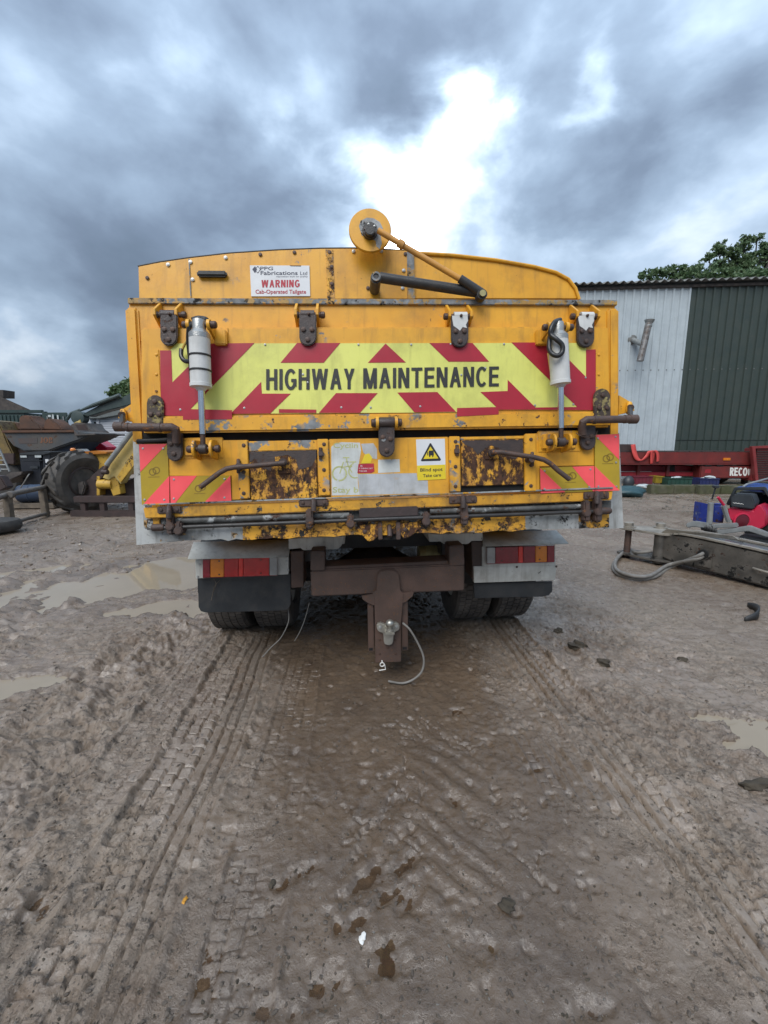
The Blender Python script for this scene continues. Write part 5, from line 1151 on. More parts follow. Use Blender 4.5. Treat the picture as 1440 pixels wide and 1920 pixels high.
ppoly('panel_edge', 'grille_red', tr, [(1410, 837), (1450, 835), (1520, 835), (1520, 840), (1417, 841), (1423, 902), (1417, 902)], Y0-.25, .12, .01)
for k in range(13): pbox('louvre', 'brown_steel', gp_, 1419, 846+k*4.2, 1520, 847.6+k*4.2, Y0-.19, .05, .004)
for x in (1240, 1345):
    p = A(x, 905, Y0+.9); MB().lathe((p.x-.15, p.y, .45), (1, 0, 0), [(.25, 0), (.43, .02), (.46, .08), (.46, .24), (.43, .3), (.25, .32)], 28).build('trailer_wheel', 'tyre_dark', tr)
for x in (1000, 1395, 1500): pbox('support_leg', 'brown_steel', tr, x, 890, x+8, 915, Y0+.4, .15, .01)
# straps draped over the trailer
def ribbon(name, mat, pts, wdt, label, cat):
    P = smooth_path([A(*p) for p in pts], 8); mb = MB(); n = len(P)
    mb.add([p + Vector((-wdt/2, 0, 0)) for p in P] + [p + Vector((wdt/2, .02, .02)) for p in P], [(i, i+1, n+i+1, n+i) for i in range(n-1)])
    o = mb.build(name, mat, None); so = o.modifiers.new('t', 'SOLIDIFY'); so.thickness = .012; return tag(o, label, cat)
ribbon('ratchet_strap', 'strap_red', [(1187, 834, Y0-.02), (1190, 850, Y0-.06), (1195, 861, Y0-.07), (1204, 864, Y0-.07), (1214, 855, Y0-.06), (1219, 846, Y0-.03), (1222, 846, Y0+.2)], .16, 'faded red ratchet strap sagging in a loop over the trailer beam', 'strap')
ribbon('ratchet_strap', 'strap_red', [(1225, 846, Y0+.2), (1227, 846, Y0-.03), (1225, 858, Y0-.06), (1222, 870, Y0-.06), (1223, 848, Y0-.09), (1230, 846, Y0-.09), (1234, 854, Y0-.09), (1234, 866, Y0-.09)], .10, 'narrow red strap hanging in two tails from the trailer beam', 'strap')
# crates below it
def crate(x0, y0, x1, y1, Y, mat, label):
    a, b, t_, u_ = A(x0, y1, Y), A(x1, y1, Y), A(x0, y0, Y), 0
    w_, h_, d_ = b.x-a.x, t_.z-a.z, .38; z0 = max(a.z, .012); cx_ = (a.x+b.x)/2
    t = thing('plastic_crate', label, 'crate', (cx_, Y+d_/2, z0), 'plastic crates under the red trailer')
    MB().box((cx_, Y+d_/2, z0+.01), (w_*.92, d_*.92, .02)).build('base', mat, t, bevel=.004)
    for s in (0, 1):
        MB().box((cx_, Y+.012+s*(d_-.024), z0+h_*.5), (w_, .02, h_)).build('side_panel', mat, t, bevel=.004)
        MB().box((cx_+(s-.5)*(w_-.02), Y+d_/2, z0+h_*.5), (.02, d_-.05, h_)).build('end_panel', mat, t, bevel=.004)
    mb = MB()
    mb.box((cx_, Y-.008, z0+h_-.02), (w_+.02, .02, .03)); mb.build('rim', mat, t, bevel=.004)
    for k in range(5): MB().box((cx_+(k-2)*w_/5.5, Y-.004, z0+h_*.42), (.018, .014, h_*.7)).build('rib', mat, t, bevel=.003)
crate(1186, 893, 1223, 908, 13.5, 'crate_red', 'dark red plastic crate below the hanging straps')
crate(1229, 893, 1244, 906, 13.7, 'crate_yellow', 'small yellow plastic crate between the red and green crates')
crate(1252, 896, 1297, 910, 13.4, 'crate_green', 'dark green plastic crate below the trailer')
crate(1312, 897, 1348, 910, 13.5, 'crate_blue', 'blue plastic crate with white rags below the trailer box')
def lump(name, mat, c_, r_, label=None, cat=None, sq=(1, 1, .6), seed=0, amp=.35, group=None, n=2):
    bm = bmesh.new(); bmesh.ops.create_icosphere(bm, subdivisions=n, radius=1)
    rr = random.Random(seed)
    ph = [(rr.uniform(1, 3), rr.uniform(1, 3), rr.uniform(1, 3), rr.uniform(0, 6)) for _ in range(5)]
    V = []
    for v in bm.verts:
        k = 1 + amp*sum(math.sin(a*v.co.x*2+b*v.co.y*2+c*v.co.z*2+d) for a, b, c, d in ph)/3 + rr.uniform(-.5, .5)*amp*.4
        V.append(Vector(c_) + Vector((v.co.x*sq[0], v.co.y*sq[1], v.co.z*sq[2]))*r_*k)
    mb = MB(); mb.add(V, [tuple(q.index for q in f.verts) for f in bm.faces]); bm.free()
    o = mb.build(name, mat, None, smooth=50)
    if label: tag(o, label, cat, group)
    return o
p = A(1330, 895, 13.6); lump('white_rag', 'pale_scrap', (p.x, 13.6, p.z-.02), .12, 'white rag in the blue crate below the trailer', 'rag', (1.6, .8, .5), 3)
p = A(1270, 895, 13.5); lump('white_rag', 'pale_scrap', (p.x, 13.55, p.z-.02), .10, 'white rag in the green crate below the trailer', 'rag', (1.5, .8, .45), 5)
p = A(1175, 905, 13.4); lump('canister', 'plastic_black', (p.x, 13.3, .18), .24, 'black canister beside the red crate under the trailer', 'canister', (.7, .6, .9), 9, .12)
p = G(1190, 934); lump('teal_bundle', 'teal_sheet', (p.x, p.y+.3, .12), .34, 'dark teal sheeting bundle on the mud beside the truck', 'bundle', (1.25, .8, .42), 12, .25, n=3)
p = G(1212, 922); lump('pale_sheet', 'pale_scrap', (p.x, p.y+.1, .12), .25, 'crumpled pale plastic sheet beside the teal bundle', 'sheet', (1.3, .6, .35), 14, .5)
# mossy kerb
mb = MB(); kx = [G(1215, 925).x + k*.62 for k in range(11)]; ky = G(1215, 926).y
wall = thing('low_wall', 'low mossy concrete kerb wall in front of the red trailer', 'wall', ((kx[0]+kx[-1])/2, ky+.15, 0))
for k in range(10): MB().box(((kx[k]+kx[k+1])/2, ky+.12+.05*math.sin(k*2.1)-k*.02, .11), (.60, .26, .25+.02*math.sin(k*3.3))).build('block', 'mossy_concrete', wall, bevel=.02, jitter=.006)

# ------------------------------------------------ loading arm lying on the ground
P0 = G(1215, 1054); P1 = G(1452, 1112)
da = (P1-P0); da.z = 0; La = da.length; da.normalize(); na = Vector((da.y, -da.x, 0))   # na: towards viewer
def H(s, o, z): q = P0 + da*s + na*o; return Vector((q.x, q.y, z))
arm_ = thing('loader_arm', 'worn grey steel box arm with bracket end lying on the mud', 'arm', H(.6, -.15, 0))
side = [(.10, .10), (.12, .33), (.18, .385), (.40, .40), (1.0, .375), (1.7, .33), (2.2, .31), (2.2, .06), (1.2, .035), (.6, .055), (.25, .07)]
MB().prism([H(s, 0, z) for s, z in side], -na*.34).build('arm_box', 'arm_steel', arm_, bevel=.018, seg=3)
tp = [(.20, .015), (.40, .02), (1.0, .02), (1.7, .02), (2.2, .02)]
zt = lambda s: float(np.interp(s, [.12, .18, .40, 1.0, 1.7, 2.2], [.33, .385, .40, .375, .33, .31]))
for o_ in (.012, -.30):
    mb = MB(); ss = [.16+k*.17 for k in range(13)]; n = len(ss)
    mb.add([H(s, o_, zt(s)+.004) for s in ss] + [H(s, o_-.055, zt(s)+.004) for s in ss] + [H(s, o_, zt(s)+.022) for s in ss] + [H(s, o_-.055, zt(s)+.022) for s in ss],
           [(2*n+i, 2*n+i+1, 3*n+i+1, 3*n+i) for i in range(n-1)] + [(i, i+1, 2*n+i+1, 2*n+i) for i in range(n-1)] + [(n+i, n+i+1, 3*n+i+1, 3*n+i) for i in range(n-1)] + [(0, n, 3*n, 2*n), (n-1, 2*n-1, 4*n-1, 3*n-1)])
    mb.build('top_flange', 'arm_pale', arm_, bevel=.003)
mb = MB(); ss = [.30+k*.15 for k in range(8)]; n = len(ss)
mb.add([H(s, -.06-.02*(k/7), zt(s)+.003) for k, s in enumerate(ss)] + [H(s, -.24+.12*(k/7)**2, zt(s)+.003) for k, s in enumerate(ss)], [(i, i+1, n+i+1, n+i) for i in range(n-1)]); mb.build('wet_top_plate', 'arm_mirror', arm_)
MB().prism([H(.50, .004, .30), H(.66, .004, .30), H(.66, .004, .10), H(.50, .004, .10)], na*.018).build('access_plate', 'arm_steel', arm_, bevel=.004)
MB().lathe(H(.58, .01, .24), na, [(.05, 0), (.05, .035), (.02, .036)], 16).build('hose_port', 'black_void', arm_)
MB().tube(smooth_path([H(1.02, .02, .20), H(1.06, .055, .205), H(1.14, .06, .20), H(1.19, .02, .195)]), .012, 8).build('lifting_eye', 'arm_pale', arm_)
MB().tube([H(.10, -.02, .02), H(.10, -.02, .37)], .062, 18).build('king_post', 'arm_steel', arm_)
MB().tube([H(.10, -.30, .02), H(.10, -.30, .37)], .062, 18).build('king_post', 'arm_steel', arm_)
for z in (.36, .045):
    MB().prism([H(-.34, .10, z), H(-.28, .13, z), H(.16, .06, z), H(.30, -.06, z), H(.30, -.34, z), H(.0, -.36, z), H(-.34, -.10, z)], Vector((0, 0, .026))).build('bracket_plate', 'arm_pale' if z > .2 else 'arm_steel', arm_, bevel=.005)
for s, o_ in ((-.26, .02), (-.05, -.27)):
    MB().tube([H(s, o_, .0), H(s, o_, .36)], .038, 14).build('leg_post', 'steel_rusty', arm_)
    MB().lathe(H(s, o_, .386), (0, 0, 1), [(.075, 0), (.075, .012), (.052, .014), (.052, .055), (.046, .06)], 16).build('pin_cap', 'arm_pale', arm_)
MB().prism([H(.12, .02, .385), H(.18, .02, .44), H(.75, -.14, .455), H(.80, -.16, .42), H(.30, -.05, .388)], -na*.02).build('side_cheek', 'arm_pale', arm_, bevel=.003)
for k, (dz, ro) in enumerate(((.0, 1.0), (.035, .93))):
    pts = [H(.57, .03, .25), H(.53, .10, .22), H(.45, .19, .14), (0, 0, 0)]
    a = [A(1276, 1024, 4.62), A(1271, 1037, 4.55)]
    gpth = [(1258, 1063), (1228, 1081), (1195, 1085), (1163, 1078), (1150, 1066), (1155, 1050), (1176, 1034)]
    if k: gpth = [(x + (3 if x < 1200 else -4), y-4) for x, y in gpth]
    P = [H(.58, .03, .25-.03*k), H(.56, .10, .22-.03*k)] + [G(x, y, .022+dz) for x, y in gpth] + [H(-.10, .06, .10), H(.04, .02, .15)]
    MB().tube(smooth_path(P, 7), .0185, 10).build('hydraulic_hose', 'hose_grey', arm_)

# ------------------------------------------------ towable plant at the right edge
Yp = 5.35
pl_ = thing('towable_plant', 'trailer plant with blue canopy, red engine cowl and galvanised drawbar', 'plant', (A(1450, 1000, Yp).x, Yp+.3, 0))
PV = Vector((.78, .62, 0))
def qpoly(name, mat, parent, pts, Y, depth, bevel=0, **k): return MB().prism([A(x, y, Y) for x, y in pts], PV*depth).build(name, mat, parent, bevel=bevel, **k)
MB().prism([A(x, y, Yp-.05) for x, y in [(1378, 913), (1400, 914.5), (1434, 919), (1470, 924), (1470, 930), (1435, 924), (1380, 918)]], PV*.95).build('canopy', 'canopy_blue', pl_, bevel=.02, seg=3)
MB().prism([A(x, y, Yp-.06) for x, y in [(1361, 945), (1377, 914), (1434, 913), (1447, 935), (1443, 937), (1431, 919), (1380, 919), (1366, 948)]], PV*.06).build('canopy_frame', 'plastic_black', pl_, bevel=.006)
MB().prism([A(x, y, Yp+.25) for x, y in [(1366, 945), (1380, 921), (1432, 925), (1450, 940), (1560, 945), (1560, 1000), (1372, 985)]], PV*.4).build('engine_bay', 'plastic_black', pl_, bevel=.03)
ptube('canopy_rail', 'galv', pl_, [(1393, 913, Yp+.0), (1400, 908, Yp+.1), (1440, 897, Yp+.45), (1480, 886, Yp+.6)], .012, 8)
qpoly('canopy_side', 'canopy_blue', pl_, [(1449, 930), (1560, 940), (1560, 1000), (1449, 985)], Yp-.04, .6, .02)
cowl = qpoly('engine_cowl', 'engine_red', pl_, [(1364, 952), (1412, 958), (1420, 946), (1427, 947), (1436, 960), (1436, 985), (1424, 993), (1405, 992), (1380, 984), (1366, 972)], Yp-.18, .36, .018, seg=3)
p = A(1391, 977, Yp-.185); mb = MB(); n = 20
mb.lathe((p.x, p.y, p.z), (0, -1, 0), [(.105, -.01), (.105, .006), (.088, .010), (.083, .002), (.03, 0)], 28); mb.build('recoil_ring', 'engine_red', cowl)
MB().lathe((p.x, p.y-.004, p.z), (0, -1, 0), [(.084, 0), (.082, .004), (.03, .012), (.01, .014)], 24).build('recoil_guard', 'engine_dark_red', cowl)
tk = qpoly('filter_box', 'plastic_black', pl_, [(1369, 933), (1377, 926), (1409, 927), (1415, 942), (1411, 955), (1370, 950)], Yp-.22, .26, .012)
for k in range(7): MB().tube([A(1374.5+k*2.8, 942.3+k*.35+(k % 2), Yp-.221), A(1377+k*2.8, 942.6+k*.35+((k+1) % 2)*1.3, Yp-.221)], .0035, 6).build('script_print', 'white_chip', tk)
ptube('red_lever', 'engine_red', pl_, [(1346, 932, Yp-.3), (1357, 947, Yp-.3)], .016, 8)
ptube('brake_lever', 'galv', pl_, [(1356, 948, Yp-.3), (1366, 978, Yp-.3)], .026, 8)
ptube('jockey_tube', 'galv', pl_, [(1333, 943, Yp-.3), (1330, 982, Yp-.3)], .030, 12)
ptube('jockey_rod', 'plastic_black', pl_, [(1335, 936, Yp-.3), (1340, 920, Yp-.32), (1342, 913, Yp-.32)], .009, 8)
p = A(1342, 912, Yp-.32); MB().lathe((p.x, p.y, p.z-.02), (0, 0, 1), [(.02, 0), (.036, .008), (.036, .03), (.02, .036)], 12).build('jockey_knob', 'plastic_black', pl_)
for a_ in (((1335, 984), (1380, 981), (1382, 989), (1336, 991)), ((1343, 994), (1372, 991), (1404, 986), (1440, 1000), (1500, 1010), (1500, 1018), (1436, 1007), (1402, 996), (1345, 1003))):
    qpoly('drawbar', 'galv', pl_, a_, Yp-.34, .09, .008)
qpoly('coupling', 'galv', pl_, [(1285, 982), (1300, 977), (1318, 980), (1334, 984), (1336, 994), (1316, 990), (1300, 988), (1287, 990)], Yp-.33, .07, .01)
mb = MB(); q0, q1 = A(1317, 987, Yp-.30), A(1338, 994, Yp-.30); ax = (q1-q0)
mb.lathe(q0, ax, [(.030 + (.014 if k % 2 else 0) + .010*(k/8), ax.length*k/9) for k in range(10)], 18); mb.build('bellows', 'rubber', pl_)
MB().tube(smooth_path([A(1345, 1003, Yp-.33), A(1358, 1013, Yp-.33), A(1368, 1009, Yp-.33), A(1385, 1007, Yp-.3)]), .007, 8).build('brake_cable', 'hose_black', pl_)
for x in (1440,):
    p = G(x, 1040); 
    w_ = MB().lathe((p.x-.10, Yp+.0, .27), (1, 0, 0), [(.15, 0), (.24, .01), (.27, .04), (.27, .15), (.24, .18), (.15, .19)], 32).build('road_wheel', 'tyre_dark', pl_)
    qpoly('mudguard', 'plastic_black', pl_, [(1383, 1004), (1440, 1010), (1520, 1015), (1520, 1048), (1420, 1040), (1398, 1030), (1386, 1016)], Yp-.28, .30, .02)
MB().tube([A(1520, 1000, Yp), Vector((A(1520, 1000, Yp).x, Yp, 0))], .04, 10).build('stand', 'galv', pl_)
MB().tube([A(1330, 985, Yp-.3), Vector((A(1330, 985, Yp-.3).x, Yp-.3, .02))], .022, 10).build('jockey_leg', 'galv', pl_)
for (x0, x1, y0, y1, lb) in ((1310, 1328, 941, 979, 'scuffed blue steel box left of the jockey post'), (1338, 1356, 942, 979, 'blue steel drum right of the jockey post')):
    a, b = A(x0, y1, Yp+.4), A(x1, y0, Yp+.4); zz = max(G(x0, y1).z, 0)
    if x0 < 1330: o = MB().prism([A(x0, 979, Yp+.35)*1, A(x1, 981, Yp+.35), A(x1, 945, Yp+.35), A(x0+4, 942, Yp+.35)], (0, .12, 0)).build('control_box', 'box_blue', pl_, bevel=.006)
    else: MB().lathe((A(1347, 960, Yp+.3).x, Yp+.3, A(1347, 979, Yp+.3).z), (0, 0, 1), [(.06, 0), (.064, .01), (.064, .22), (.058, .225), (.058, .245), (.064, .25)], 20).build('fuel_drum', 'box_blue', pl_)
# curved rubber strip and fragments on the ground
P = smooth_path([G(1404, 1132, .03), G(1418, 1140, .03), G(1424, 1150, .03), G(1418, 1157, .03), G(1398, 1161, .02)], 6); n = len(P); mb = MB()
mb.add([p_-Vector((0, 0, .03)) for p_ in P] + [p_+Vector((.0, .0, .045*math.sin(math.pi*(i+1)/(n+1))+.004)) for i, p_ in enumerate(P)], [(i, i+1, n+i+1, n+i) for i in range(n-1)])
o = mb.build('rubber_strip', 'rubber', None); so = o.modifiers.new('t', 'SOLIDIFY'); so.thickness = .012; tag(o, 'curved black rubber strip lying on the mud near the steel arm', 'rubber strip')
# ------------------------------------------------------------------ left side: machines, skip, container, cabin
# barn
Yb = 32
barn = thing('old_barn', 'dark slate-roofed barn far off at the left edge', 'barn', (A(-60, 800, Yb).x, Yb+3, 0))
MB().prism([A(x, y, Yb+.2) for x, y in [(-260, 850), (50, 860), (50, 773), (0, 750), (-120, 745), (-260, 772)]], (-7, 4, 0)).build('gable_wall', 'wall_dark', barn)
mb = MB(); a, b, c_, d_ = A(-12, 738, Yb), A(58, 769, Yb), A(58, 769, Yb)+Vector((0, 7, 0)), A(-12, 738, Yb)+Vector((0, 7, 0))
MB().prism([A(x, y, Yb) for x, y in [(-260, 776), (-120, 740), (0, 743), (58, 769), (57, 773), (0, 748), (-120, 745), (-260, 781)]], (-7, 4, 0)).build('roof', 'dark_slate', barn)
MB().prism([A(x, y, Yb-.05) for x, y in [(-120, 741), (0, 744), (56, 770), (52, 772), (-120, 772)]], (-7, 4, 0)).build('roof_slope', 'dark_slate', barn)
ppoly('chimney', 'dark_slate', barn, [(-12, 745), (6, 745), (6, 731), (-12, 731)], Yb+.5, 1)
# container
Yc = 17.5
ct = thing('shipping_container', 'dark green shipping container standing behind the skip', 'container', (A(50, 850, Yc).x, Yc+1.3, 0))
zt_, zb_ = A(100, 771, Yc).z, .1; xl, xr = A(-120, 800, Yc).x, A(80, 800, Yc).x; xe = A(126, 800, Yc+.0).x
MB().box(((xl+xr)/2-.4, Yc+1.0, (zt_+zb_)/2), (xr-xl-.9, 1.6, zt_-zb_-.1)).build('shell', 'container_green', ct)
for k in range(26):
    x = xl + .15 + k*(xr-xl-.2)/26; MB().box((x, Yc+.19, (zt_+zb_)/2), (.10, .05, zt_-zb_-.3)).build('corrugation', 'container_green', ct, bevel=.012, seg=1)
for x in (xl, xr): MB().box((x, Yc+.2, (zt_+zb_)/2), (.14, .14, zt_-zb_)).build('corner_post', 'container_green', ct, bevel=.01)
for z in (zt_, zb_+.07): MB().box(((xl+xr)/2, Yc+.2, z), (xr-xl-.15, .12, .12)).build('side_rail', 'container_green', ct, bevel=.01)
# second container, door end showing
c2 = thing('shipping_container', 'green shipping container with door bars and white markings facing the yard', 'container', (A(103, 850, Yc).x, Yc+2, 0))
z2 = A(103, 773, Yc-.5).z; xa, xb = A(80, 800, Yc-.5).x+.1, A(126, 800, Yc-.5).x
MB().prism([(xa, Yc-.4, .05), (xb, Yc-.4, .05), (xb, Yc-.4, z2), (xa, Yc-.4, z2)], (-3.6, 4, 0)).build('shell', 'container_green', c2, bevel=.02)
for k in range(2):
    w_ = (xb-xa)/2; xc = xa + w_*(k+.5); MB().box((xc, Yc-.42, z2/2+.05), (w_-.04, .05, z2-.3)).build('door', 'container_green', c2, bevel=.01)
    for s in (-.25, .2): MB().tube([(xc+s*w_, Yc-.47, .3), (xc+s*w_, Yc-.47, z2-.15)], .025, 8).build('lock_rod', 'galv', c2)
for k, (x, y, x2, y2) in enumerate(((90, 778, 95, 782), (98, 777, 101, 790), (107, 778, 110, 791), (112, 793, 124, 796), (117, 799, 121, 803), (112, 797.2, 122, 798.5))):
    pbox('marking', 'pale_scrap', c2, x, y, x2, y2, Yc-.50, .012, 0)
# cabin
Yw = 21
cb_ = thing('white_cabin', 'white clad site cabin with grey sloping roof behind the digger bucket', 'cabin', (A(200, 850, Yw).x, Yw+1.5, 0))
xl, xm, xr = A(157, 800, Yw).x, A(185, 800, Yw-.4).x, A(300, 800, Yw).x
zc = A(185, 783, Yw).z
MB().prism([A(185, 784, Yw), A(320, 764, Yw), Vector((A(320, 764, Yw).x, Yw, 0)), Vector((A(185, 784, Yw).x, Yw, 0))], (0, 4, 0)).build('front_wall', 'cabin_white', cb_)
for k in range(12): pbox('cladding_board', 'cabin_white', cb_, 188, 787+k*4.3, 320, 790.6+k*4.3, Yw-.03, .025, .006)
MB().prism([A(154, 785, Yw+.6), A(184, 784, Yw-.02), Vector((A(184, 784, Yw).x, Yw-.02, 0)), Vector((A(154, 785, Yw+.6).x, Yw+.6, 0))], (0, 3.5, 0)).build('side_wall', 'cabin_white', cb_)
pbox('corner_trim', 'cabin_white', cb_, 183, 784, 188, 850, Yw-.08, .08, .01)
ppoly('window', 'glass_dark', cb_, [(176, 791), (179, 791), (183, 822), (180, 822)], Yw-.06, .05)
ppoly('roof', 'cabin_roof', cb_, [(152, 784), (184, 785), (320, 762), (320, 752), (240, 764), (190, 772)], Yw-.25, 4.6, .02)
# skip of a site dumper
Yk = 11.2
dm = thing('site_dumper', 'blue and rust site dumper skip with faded orange letters', 'dumper', (A(70, 880, Yk).x, Yk+.6, 0))
sk = ppoly('skip', 'skip_blue', dm, [(4, 810), (140, 809), (176, 813), (150, 825), (112, 838), (90, 846), (45, 846), (24, 836), (12, 822)], Yk, 1.25, .03)
ppoly('skip_rim', 'rust_orange', dm, [(2, 806.5), (139, 806), (141, 811), (3, 812)], Yk-.05, 1.35, .015)
ppoly('skip_lip', 'bucket_steel', dm, [(138, 806), (146, 815), (178, 812.5), (178, 815.5), (140, 817)], Yk-.06, 1.3, .006)
strokes_on('JOB', A(75, 820, Yk-.006), A(99, 820, Yk-.006), A(75, 831, Yk-.006), 'lettering', 'skip_letter', dm, t=.2)
ppoly('faded_letters', 'skip_faded', dm, [(33, 822), (70, 820.5), (70, 831), (36, 832)], Yk-.005, .003)
ppoly('skip_brace', 'drum_blue', dm, [(100, 846), (138, 818), (160, 817), (140, 838), (118, 856)], Yk+.2, .9, .02)
pbox('dumper_frame', 'brown_steel', dm, -20, 842, 100, 856, Yk+.3, .7, .03)
ppoly('engine_cover', 'mach_dull', dm, [(-60, 785), (-4, 790), (6, 810), (14, 830), (24, 850), (28, 872), (-60, 876)], Yk+.1, 1.0, .03)
ppoly('engine_grille', 'brown_steel', dm, [(3, 850), (26, 850), (26, 870), (4, 870)], Yk+.05, .06, .01)
for x in (10, 105):
    p = A(x, 880, Yk+.3); w_ = MB().lathe((p.x, Yk+.1, .5), (0, 1, 0), [(.22, 0), (.44, .02), (.5, .08), (.5, .3), (.44, .36), (.22, .38)], 30).build('dumper_wheel', 'tyre_dark', dm)
# rusty buckets heaped in the skip
for pts, Y, lb in (([(34, 806), (35, 782), (42, 778), (55, 780), (62, 790), (72, 796), (79, 806)], Yk+.25, 'tall rusty orange bucket standing in the dumper skip'), ([(80, 806), (83, 787), (92, 784), (103, 792), (112, 800), (116, 807)], Yk+.35, 'smaller rusty bucket standing beside the tall one in the skip')):
    o = ppoly('rusty_bucket', 'rust_orange', None, pts, Y, .5, .03); tag(o, lb, 'bucket')
o = ppoly('bent_plate', 'rust_orange', None, [(8, 806), (10, 790), (36, 793), (38, 806)], Yk+.6, .25, .02); tag(o, 'bent brown steel plate at the left end of the skip', 'plate')
# digger arm with bucket
Yd = 13.5
dg = thing('excavator', 'dark green excavator arm with steel bucket reaching down behind the loader', 'excavator', (A(300, 850, Yd).x, Yd+.5, 0))
ppoly('boom_arm', 'arm_green', dg, [(152, 778), (170, 768), (200, 752), (225, 746), (300, 712), (300, 740), (240, 760), (200, 770), (165, 781)], Yd, .35, .02)
ptube('arm_ram', 'arm_green', dg, [(150, 770, Yd-.05), (175, 760, Yd-.05), (225, 741, Yd-.05)], [.03, .06, .06], 10)
ptube('boom_link', 'arm_green', dg, [(126, 786, Yd+.1), (134, 775, Yd+.1), (150, 769, Yd+.1)], .05, 8)
p = A(144, 783, Yd-.05); MB().lathe((p.x, p.y, p.z), (0, 1, 0), [(.11, 0), (.20, .02), (.20, .28), (.11, .3)], 24).build('tilt_hitch', 'arm_green', dg)
ppoly('hitch_ear', 'mach_pale', dg, [(137, 794), (150, 786), (152, 794), (140, 800)], Yd-.06, .3, .01)
ppoly('bucket', 'bucket_steel', dg, [(128, 808), (132, 796), (142, 792), (160, 793), (165, 803), (176, 811), (172, 814), (146, 816)], Yd-.2, .8, .02)
ppoly('bucket_plate', 'brown_steel', dg, [(141, 796), (158, 796), (168, 812), (150, 812)], Yd-.215, .012)
ppoly('digger_body', 'arm_green', dg, [(270, 780), (330, 760), (400, 760), (400, 860), (270, 860)], Yd+.4, 2.2, .05)
ppoly('digger_track', 'brown_steel', dg, [(255, 862), (410, 862), (410, 893), (255, 893)], Yd+.3, .5, .08)
# red machine
Yr = 12.6
o = thing('red_machine', 'bright red machine cover behind the yellow loader', 'machine', (A(180, 850, Yr).x, Yr+.3, 0))
ppoly('cover', 'engine_red', o, [(168, 824), (175, 822), (200, 839), (200, 847), (185, 847), (168, 830)], Yr, .5, .02)
ppoly('engine_block', 'crate_red', o, [(153, 838), (156, 828), (164, 826), (170, 832), (170, 848), (153, 848)], Yr+.05, .4, .03)
for k in range(6): pbox('fitting', 'galv', o, 154+k*2.6, 829+3*(k % 3), 156+k*2.6, 832+3*(k % 3), Yr-.03, .05, .005)
ppoly('chassis', 'brown_steel', o, [(150, 848), (205, 847), (205, 893), (150, 893)], Yr+.1, .4, .03)

# yellow loader
Yl = 8.55
ld = thing('yellow_loader', 'old yellow loader with big lugged tyre and lowered boom', 'loader', (A(170, 960, Yl).x, Yl+.4, 0))
p = A(118, 910, Yl); Rw = .63; ax = Vector((.92, -.39, 0)).normalized()
wc = Vector((A(128, 915, Yl).x+.02, Yl+.32, Rw-.03))
prof = [(Rw*.50, -.16), (Rw*.56, -.20), (Rw*.80, -.235), (Rw*.93, -.20), (Rw*.955, -.10), (Rw*.955, .10), (Rw*.93, .20), (Rw*.80, .235), (Rw*.56, .20), (Rw*.50, .16)]
ty = MB().lathe(wc, ax, prof, 48).build('tyre', 'tyre_mid', ld)
up_ = Vector((0, 0, 1)); fr_ = ax.cross(up_)
for s in (-1, 1):
    for i in range(15):
        a0 = 2*math.pi*(i + (.5 if s > 0 else 0))/15; V = []
        for rr0, rr1 in ((.93, .92), (1.05, 1.02)):
            for t, hw_ in ((0.0, .065), (1.0, .085)):
                for q in (-1, 1):
                    a = a0 + t*.36 + q*hw_; h_ = s*(.005 + t*.20); r_ = Rw*(rr0 if t == 0 else rr1*.985)
                    V.append(wc + ax*h_ + (up_*math.cos(a) + fr_*math.sin(a))*r_)
        MB().add(V, [(4, 5, 7, 6), (0, 1, 5, 4), (2, 3, 7, 6), (0, 2, 6, 4), (1, 3, 7, 5)]).build('lug', 'tyre_mid', ty, bevel=.008)
MB().lathe(wc, ax, [(Rw*.52, .02), (Rw*.52, .17), (Rw*.46, .18), (Rw*.40, .08), (Rw*.22, .06), (Rw*.2, .14), (Rw*.06, .15)], 32).build('rim', 'brown_steel', ty)
ppoly('body', 'mach_yellow', ld, [(128, 850), (150, 848), (200, 846), (212, 858), (215, 890), (180, 900), (165, 872), (150, 860)], Yl+.5, 1.2, .03)
ppoly('mudguard', 'mach_orange', ld, [(124, 849), (180, 845), (200, 847), (200, 851), (160, 853), (126, 852)], Yl+.42, .7, .01)
p = A(137, 845, Yl+.5); MB().lathe((p.x, p.y, p.z-.03), (0, 0, 1), [(.05, 0), (.05, .06), (.035, .085)], 14).build('beacon', 'lens_amber', ld)
ppoly('valve_block', 'galv', ld, [(141, 842), (153, 842), (158, 847), (142, 848)], Yl+.55, .2, .01)
mb = MB(); 
bm1 = ppoly('boom', 'mach_pale', ld, [(192, 896), (244, 812), (262, 800), (262, 834), (226, 908), (214, 893), (204, 900)], Yl-.05, .22, .008)
ppoly('boom_side', 'mach_yellow', ld, [(219, 894), (262, 830), (262, 858), (226, 905)], Yl-.10, .05, .004)
ppoly('boom_edge', 'brown_steel', ld, [(168, 896), (176, 888), (193, 873), (200, 880), (190, 898), (176, 902)], Yl-.02, .25, .01)
ptube('boom_ram', 'galv', ld, [(200, 872, Yl-.16), (250, 806, Yl-.16)], .048, 14)
ptube('ram_rod', 'steel_rusty', ld, [(196, 882, Yl-.16), (203, 868, Yl-.16)], .036, 12)
p = A(197, 885, Yl-.16); MB().lathe((p.x-.06, p.y, p.z), (1, 0, 0), [(.05, 0), (.05, .12)], 14).build('ram_eye', 'brown_steel', ld, bevel=.008)
text_on('520', A(234, 868, Yl-.104), A(247, 853, Yl-.104), A(237, 873, Yl-.104), 'lettering', 'letter_black', ld)
ppoly('pivot_frame', 'brown_steel', ld, [(155, 905), (170, 896), (185, 893), (235, 903), (262, 890), (262, 935), (155, 931)], Yl+.15, .5, .02)
